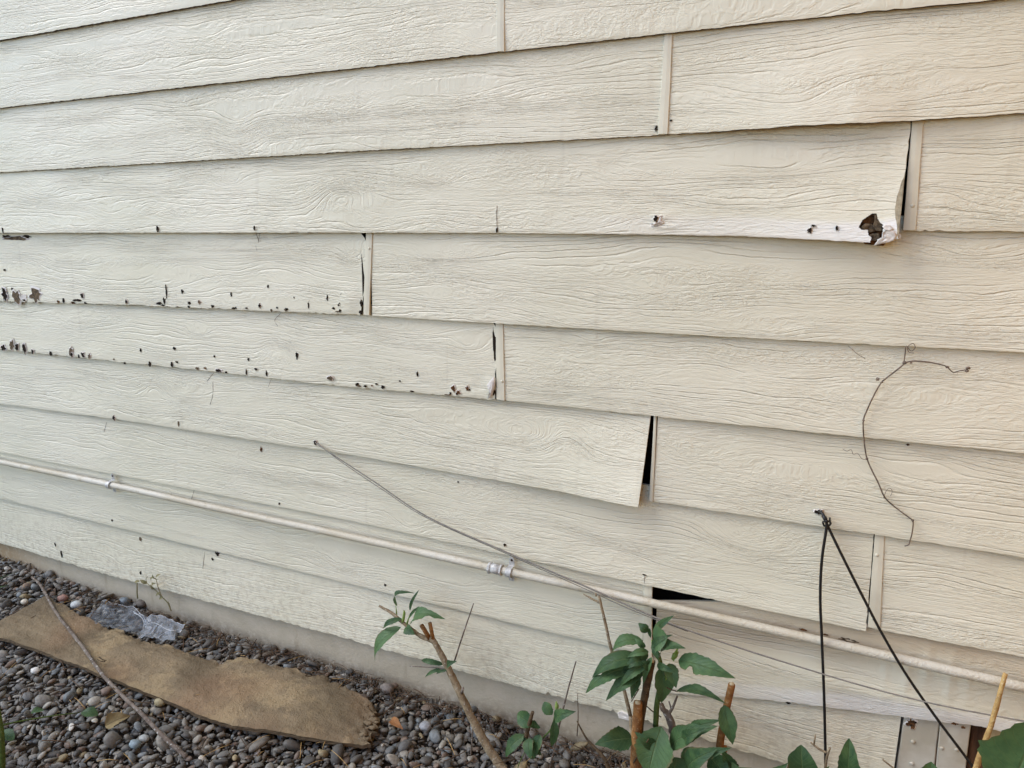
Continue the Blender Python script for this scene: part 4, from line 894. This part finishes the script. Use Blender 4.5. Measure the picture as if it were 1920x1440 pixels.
lv_ = [((1272, 1238), (1379, 1272), 44, -.165, -.20, dict(droop=.16, nrm=(.1, -.7, .7), bite=.30)),
 ((1205, 1236), (1110, 1271), 42, -.165, -.20, dict(droop=.30, nrm=(-.35, -.6, .7))),
 ((1200, 1250), (1098, 1300), 44, -.16, -.21, dict(droop=.26, nrm=(-.3, -.6, .7), bite=.6)),
 ((1207, 1258), (1136, 1314), 34, -.175, -.22, dict(droop=.18, nrm=(-.3, -.7, .6))),
 ((1200, 1262), (1184, 1312), 22, -.175, -.20, dict(droop=.08)),
 ((1206, 1202), (1148, 1222), 30, -.14, -.15, dict(droop=.35, nrm=(-.2, -.5, .8))),
 ((1216, 1184), (1197, 1168), 20, -.135, -.13, dict(droop=.4)),
 ((1218, 1178), (1220, 1196), 10, -.13, -.13, dict(droop=.1)),
 ((1228, 1184), (1264, 1154), 18, -.13, -.14, dict(droop=.1)),
 ((1226, 1202), (1252, 1194), 44, -.15, -.17, dict(droop=.12, shape=1)),
 ((1238, 1232), (1286, 1216), 38, -.155, -.18, dict(droop=.30, nrm=(.2, -.4, .9))),
 ((1242, 1248), (1240, 1318), 42, -.15, -.155, dict(droop=.10, nrm=(.5, -.8, .2), shape=0)),
 ((1254, 1244), (1268, 1290), 30, -.15, -.17, dict(droop=.1, nrm=(.3, -.9, .2))),
 ((1212, 1238), (1168, 1256), 22, -.175, -.20, dict(droop=.35)),
 ((1220, 1250), (1196, 1240), 22, -.17, -.19, dict(droop=.3)),
 ((1225, 1205), (1236, 1240), 16, -.155, -.17, dict(droop=.1)),
 ((1216, 1230), (1190, 1226), 24, -.17, -.175, dict(droop=.2)),
 ((1268, 1296), (1362, 1320), 26, -.16, -.20, dict(droop=.18, nrm=(.0, -.3, .95))),
 ((1358, 1322), (1374, 1396), 36, -.165, -.18, dict(droop=.08, nrm=(.1, -.95, .3))),
 ((1186, 1384), (1115, 1396), 46, -.17, -.22, dict(droop=.14, nrm=(-.1, -.7, .7))),
 ((1240, 1362), (1216, 1450), 62, -.17, -.22, dict(droop=.1, nrm=(0, -.8, .6), shape=1)),
 ((1255, 1400), (1345, 1362), 44, -.17, -.19, dict(droop=.15, nrm=(-.1, -.6, .8))),
 ((1250, 1385), (1205, 1420), 44, -.16, -.2, dict(droop=.1)),
 ((1290, 1440), (1345, 1404), 50, -.19, -.22, dict(droop=.2, nrm=(-.1, -.7, .7))),
 ((1270, 1420), (1262, 1460), 50, -.16, -.2, dict(droop=.1)),
 ((1330, 1420), (1376, 1460), 46, -.18, -.22, dict(droop=.1)),
 ((1300, 1400), (1290, 1460), 40, -.15, -.16, dict(droop=.1)),
 ((1380, 1440), (1352, 1402), 26, -.18, -.2, dict(droop=.1)),
 ((1350, 1470), (1410, 1440), 40, -.18, -.2, dict(droop=.2)),
 ((1244, 1440), (1215, 1410), 36, -.18, -.2, dict(droop=.2))]
lv_ += [((1222, 1212), (1262, 1190), 16, -.155, -.165, dict(droop=.2)), ((1216, 1222), (1176, 1232), 18, -.165, -.19, dict(droop=.25)), ((1214, 1244), (1160, 1290), 22, -.18, -.21, dict(droop=.2)), ((1232, 1246), (1268, 1262), 16, -.16, -.18, dict(droop=.2)),
 ((1222, 1232), (1206, 1284), 16, -.175, -.19, dict(droop=.1)), ((1210, 1214), (1190, 1196), 14, -.15, -.15, dict(droop=.3)), ((1280, 1390), (1322, 1366), 26, -.19, -.2, dict(droop=.2)), ((1290, 1370), (1352, 1350), 22, -.16, -.17, dict(droop=.2)), ((1230, 1400), (1190, 1372), 24, -.19, -.2, dict(droop=.2)), ((1306, 1424), (1372, 1402), 24, -.2, -.21, dict(droop=.2))]
for i, (b, t, w_, y0, y1, kw) in enumerate(lv_): L2(Bs, b, t, w_, y0, y1, seed=i*5+2, **kw)
L2(Bs, (1262, 1240), (1274, 1210), 8, -.165, -.17, mat='young', droop=.05)
L2(Bs, (1246, 1275), (1258, 1260), 8, -.155, -.16, mat='young', droop=.05)

# low sprout between the two shrubs
Cs = empty('leafy_sprout', gat(1010, 1430, 0), 'low leafy sprout around a cut brown stub on the gravel', 'plant')
m = MB(); tube(m, [at(984, 1392, -.16), at(990, 1365, -.162), at(999, 1335, -.165)], [.0052, .0050, .0042], 9, 4, .12); m.build('cut_stub', M['brownbark'], Cs)
m = MB(); tube(m, [at(1018, 1384, -.15), at(1034, 1366, -.15), at(1040, 1345, -.15), at(1044, 1330, -.15)], [.0022, .0022, .0026, .003], 7, 4); tube(m, [at(984, 1410, -.16), at(974, 1430, -.165), at(968, 1450, -.17)], .0013, 6, 3); m.each('stem', M['greenstem'], Cs)
m = MB(); tube(m, [at(1044, 1333, -.152), at(1044, 1324, -.153), at(1043, 1315, -.153)], [.003, .0052, .001], 8, 4); m.build('bud', M['young'], Cs)
for i, (b, t, w_, y0, y1, kw) in enumerate([((1000, 1358), (970, 1338), 28, -.16, -.15, dict(nrm=(0, -.9, .4), shape=1)), ((1002, 1350), (1006, 1366), 24, -.15, -.15, dict(shape=1)), ((1036, 1340), (1020, 1316), 20, -.15, -.14, dict(shape=1)),
    ((1040, 1348), (1080, 1334), 28, -.155, -.17, dict(droop=.2)), ((1040, 1350), (1034, 1400), 20, -.155, -.165, dict(nrm=(.5, -.8, 0))), ((982, 1378), (948, 1420), 28, -.165, -.19, dict(droop=.2)), ((992, 1384), (996, 1424), 26, -.17, -.20, dict(droop=.15)),
    ((1014, 1378), (1000, 1424), 26, -.165, -.18, dict(droop=.1)), ((988, 1380), (970, 1392), 16, -.16, -.17, dict()), ((1000, 1400), (1016, 1416), 18, -.16, -.17, dict())]): L2(Cs, b, t, w_, y0, y1, seed=i*7+1, **kw)

# leaves along the bottom edge at right, belonging to a low plant
Ds = empty('low_plant', at(1480, 1470, -.16), 'low green plant whose leaf tips show at the bottom edge under the cables', 'plant')
m = MB(); tube(m, [at(1546, 1450, -.18), at(1551, 1418, -.18), at(1556, 1402, -.18)], [.003, .0025, .0022], 7, 3, .2); tube(m, [at(1551, 1412, -.18), at(1535, 1404, -.18), at(1520, 1392, -.18)], [.0025, .002, .0018], 7, 3, .2); tube(m, [at(1526, 1396, -.18), at(1529, 1378, -.18)], .0018, 6, 2, .2)
tube(m, [at(1655, 1424, -.15), at(1675, 1440, -.15), at(1690, 1450, -.15)], .0018, 6, 3, .2); m.each('twig', M['bark'], Ds)
for i, (b, t, w_, y0, y1, kw) in enumerate([((1505, 1462), (1502, 1396), 44, -.20, -.2, dict(shape=1)), ((1588, 1470), (1592, 1384), 30, -.2, -.2, dict(shape=1)), ((1430, 1460), (1478, 1430), 26, -.19, -.2, dict(droop=.2)), ((1520, 1470), (1555, 1436), 24, -.19, -.2, dict()), ((1738, 1470), (1746, 1428), 30, -.2, -.2, dict(shape=1)), ((1400, 1470), (1372, 1428), 34, -.2, -.2, dict())]):
    L2(Ds, b, t, w_, y0, y1, seed=i*7+1, nrm=(0, -.9, .35), **{k: v for k, v in kw.items()})
Es = empty('broad_leaf_plant', at(1930, 1470, -.30), 'large dark green broad leaf entering at the lower right corner', 'plant')
L2(Es, (1885, 1500), (1950, 1350), 100, -.30, -.30, seed=3, nrm=(-.1, -.9, .35), shape=1, droop=.03)
m = MB(); tube(m, [at(1885, 1500, -.30), at(1870, 1560, -.29)], .003, 7, 2); m.build('stem', M['greenstem'], Es)
thing_tube('dry_cane', [at(1822, 1470, -.19), at(1836, 1420, -.19), at(1858, 1360, -.185), at(1872, 1310, -.18), at(1885, 1263, -.175)], [.0048, .0046, .0044, .0040, .0034], M['straw'], 'straw coloured dry cane standing upright in front of the pipe end', 'cane', 10, 6, .14)
# separate thin bare twigs standing in the gravel
def twig(name, pts, rad, mat, label, group=None): return thing_tube(name, pts, rad, mat, label, 'twig', 7, 4, .2, group)
twig('bare_twig', [at(1030, 1445, -.16), at(1040, 1400, -.155), at(1052, 1345, -.15), at(1062, 1305, -.145), at(1072, 1268, -.14), at(1080, 1240, -.135)], [.0022, .0022, .0024, .0020, .0018, .0014], M['greybark'], 'thin upright grey twig rising behind the low leafy sprout')
twig('bare_twig', [at(1082, 1380, -.06), at(1084, 1345, -.055), at(1083, 1300, -.05)], [.0014, .0012, .0008], M['brownbark'], 'short straight brown twig against the foundation beside the ragged board edge')
tw = twig('forked_twig', [at(1082, 1352, -.10), at(1098, 1382, -.11), at(1115, 1402, -.12), at(1132, 1420, -.13), at(1145, 1450, -.14)], [.0016, .0026, .0034, .0048, .0055], M['brownbark'], 'dark brown forked twig leaning on the gravel at the foot of the leafy shrub')

# pale weed by the foundation
Ws = empty('pale_weed', at(320, 1145, -.04), 'small pale yellowish weed growing against the foundation', 'weed')
m = MB(); wq = lambda L_: [at(px, py, -.045) for (px, py) in L_]
tube(m, wq([(321, 1146), (314, 1130), (302, 1118), (290, 1105), (276, 1094)]), [.0022, .002, .0018, .0015, .001], 6, 4); tube(m, wq([(303, 1118), (296, 1100), (293, 1086)]), [.0016, .0013, .001], 6, 4); tube(m, wq([(321, 1146), (318, 1134), (315, 1128)]), .0012, 6, 3); tube(m, wq([(258, 1122), (257, 1110), (257, 1094)]), [.0026, .0024, .002], 6, 3, .2); m.each('stem', M['weed'], Ws)
for i, (b, t, w_) in enumerate((((276, 1094), (262, 1087), 7), ((276, 1092), (278, 1080), 6), ((282, 1088), (290, 1082), 7), ((293, 1086), (302, 1076), 8), ((292, 1086), (286, 1076), 6), ((290, 1105), (282, 1096), 6), ((300, 1112), (292, 1118), 7), ((284, 1098), (292, 1094), 8), ((262, 1090), (252, 1092), 6), ((306, 1120), (298, 1124), 7))): L2(Ws, b, t, w_, -.046, -.05, mat='weed', seed=i)

# plant at the left edge of the view
Ls = empty('edge_plant', gat(-10, 1440, 0), 'dark green plant stem at the left edge in front of the gravel', 'plant')
m = MB(); tube(m, [gat(2, 1475, .0), gat(4, 1420, .10), gat(2, 1370, .17), gat(-6, 1320, .23)], [.007, .0065, .006, .005], 8, 5, .1); tube(m, [gat(4, 1360, .11), gat(40, 1352, .09), gat(100, 1342, .07), gat(150, 1336, .05)], [.0022, .002, .0016, .001], 6, 4); m.each('stem', M['greenstem'], Ls)
for i, (b, t, w_, z) in enumerate((((58, 1338), (84, 1332), 14, .06), ((2, 1372), (26, 1388), 16, .08), ((152, 1336), (184, 1342), 17, .05))):
    p, q = gat(*b, z), gat(*t, z-.01); leaf(Ls, p, q, w_*np.linalg.norm(p-CAM)/F, seed=i*3, mat='leaf', nrm=(0, -.2, 1), shape=1)
Gs = empty('grass_blade', gat(0, 1090, .02), 'pale green grass blade sticking in at the upper left of the gravel', 'grass')
leaf(Gs, gat(-60, 1120, .06), gat(38, 1071, .05), .012, mat='leaf', nrm=(0, -.3, 1), droop=.06)
leaf(Gs, gat(-50, 1125, .03), gat(18, 1098, .03), .035, mat='leaf', nrm=(0, -.3, 1), droop=.1)
# dead leaves
def dead(px, py, ex, ey, w_, mat, label, z=.03):
    p, q = gat(px, py, z), gat(ex, ey, z+.01); o = leaf(None, p, q, w_*np.linalg.norm(p-CAM)/F, mat=mat, nrm=(.2, -.5, .8), droop=.12, fold=.6, curl=.6, seed=int(px), name='dead_leaf'); tag(o, label, 'leaf')
dead(733, 1350, 756, 1368, 16, 'dryleaf', 'small orange dead leaf on dark gravel right of the broken board end')
dead(197, 1362, 244, 1342, 26, 'strawleaf', 'curled tan dead leaf on gravel left of the stick')
# litter: dry twigs and stalks in a band along the foundation and over the gravel
m = MB(); rl = random.Random(5)
for i in range(620):
    if i < 440:
        x = rl.uniform(-2.35, -.15); y = -.018-abs(rl.gauss(0, .045)); z = .016+float(gheight(x, y))+rl.random()*.016; ln = rl.uniform(.015, .07); rd = rl.uniform(.0004, .0013)
    else:
        x = rl.uniform(-2.9, -.3); y = rl.uniform(-.75, -.05); z = .026+float(gheight(x, y)); ln = rl.uniform(.02, .11); rd = rl.uniform(.0004, .0016)
    a = rl.gauss(0, .8) if i < 440 else rl.uniform(0, 3.14); e = rl.gauss(0, .22); d = np.array([math.cos(a), math.sin(a), math.sin(e)])*ln*.5; c = np.array([x, min(y, -.02-abs(d[1])), z])
    tube(m, [c-d, c+np.array([rl.gauss(0, .003), rl.gauss(0, .003), .003]), c+d], [rd, rd, rd*.6], 5, 3)
tag(m.build('plant_litter', M['litter']), 'dry brown twigs and stalks scattered along the foundation and gravel', 'litter', kind='stuff')
m = MB(); 
for i in range(150):
    x = rl.uniform(-2.9, -.3); y = rl.uniform(-.75, -.04); c = np.array([x, y, .028+float(gheight(x, y))]); a = rl.uniform(0, 3.14); d = np.array([math.cos(a), math.sin(a), rl.gauss(0, .15)])*rl.uniform(.008, .04)
    tube(m, [c-d, c+d*.1+np.array([0, 0, .004]), c+d], [.0006, .0009, .0005], 4, 2)
tag(m.build('straw_litter', M['straw']), 'pale straw bits scattered over the gravel', 'litter', kind='stuff')
# a few stones that stand out
def stone(px, py, r, col, label, z=.022):
    m = MB(); c = gat(px, py, z); blob(m, c, (r*1.15, r*.9, r*.72), int(px), .10, 3); o = m.build('pebble', M['stone'])
    ca = o.data.color_attributes.new('stone', 'FLOAT_COLOR', 'POINT'); ca.data.foreach_set('color', np.tile(np.array([*col, 1.0]), (len(o.data.vertices), 1)).ravel()); tag(o, label, 'stone', 'stones that stand out of the gravel')
stone(465, 1360, .0165, (.20, .25, .30), 'rounded blue grey pebble just below the near edge of the rotting board')
stone(253, 1395, .014, (.20, .26, .29), 'pale blue grey oval pebble to the left of the stick foot', .026)
stone(271, 1384, .012, (.30, .32, .31), 'pale round pebble touching the blue grey oval one', .028)
stone(143, 1134, .018, (.42, .45, .45), 'pale grey round pebble behind the board, left of the plastic film', .035)
stone(46, 1128, .012, (.50, .46, .38), 'cream white pebble at the upper left end of the board', .035)
stone(66, 1257, .012, (.62, .61, .58), 'bright white oval pebble below the near left edge of the board', .028)
stone(118, 1122, .018, (.26, .15, .12), 'reddish brown stone beside the stick behind the board', .030)
stone(797, 1361, .015, (.27, .28, .30), 'light grey pebble right of the orange dead leaf', .028)
stone(232, 1127, .018, (.17, .21, .24), 'blue grey stone at the top of the plastic film', .032)
stone(266, 1131, .019, (.10, .085, .07), 'dark brown round stone right of the blue grey one by the foundation', .030)
stone(726, 1290, .019, (.15, .13, .115), 'brown grey round stone against the foundation above the board end', .026)
stone(300, 1316, .016, (.32, .28, .17), 'lichen speckled pale yellow stone under the near edge of the board', .026)
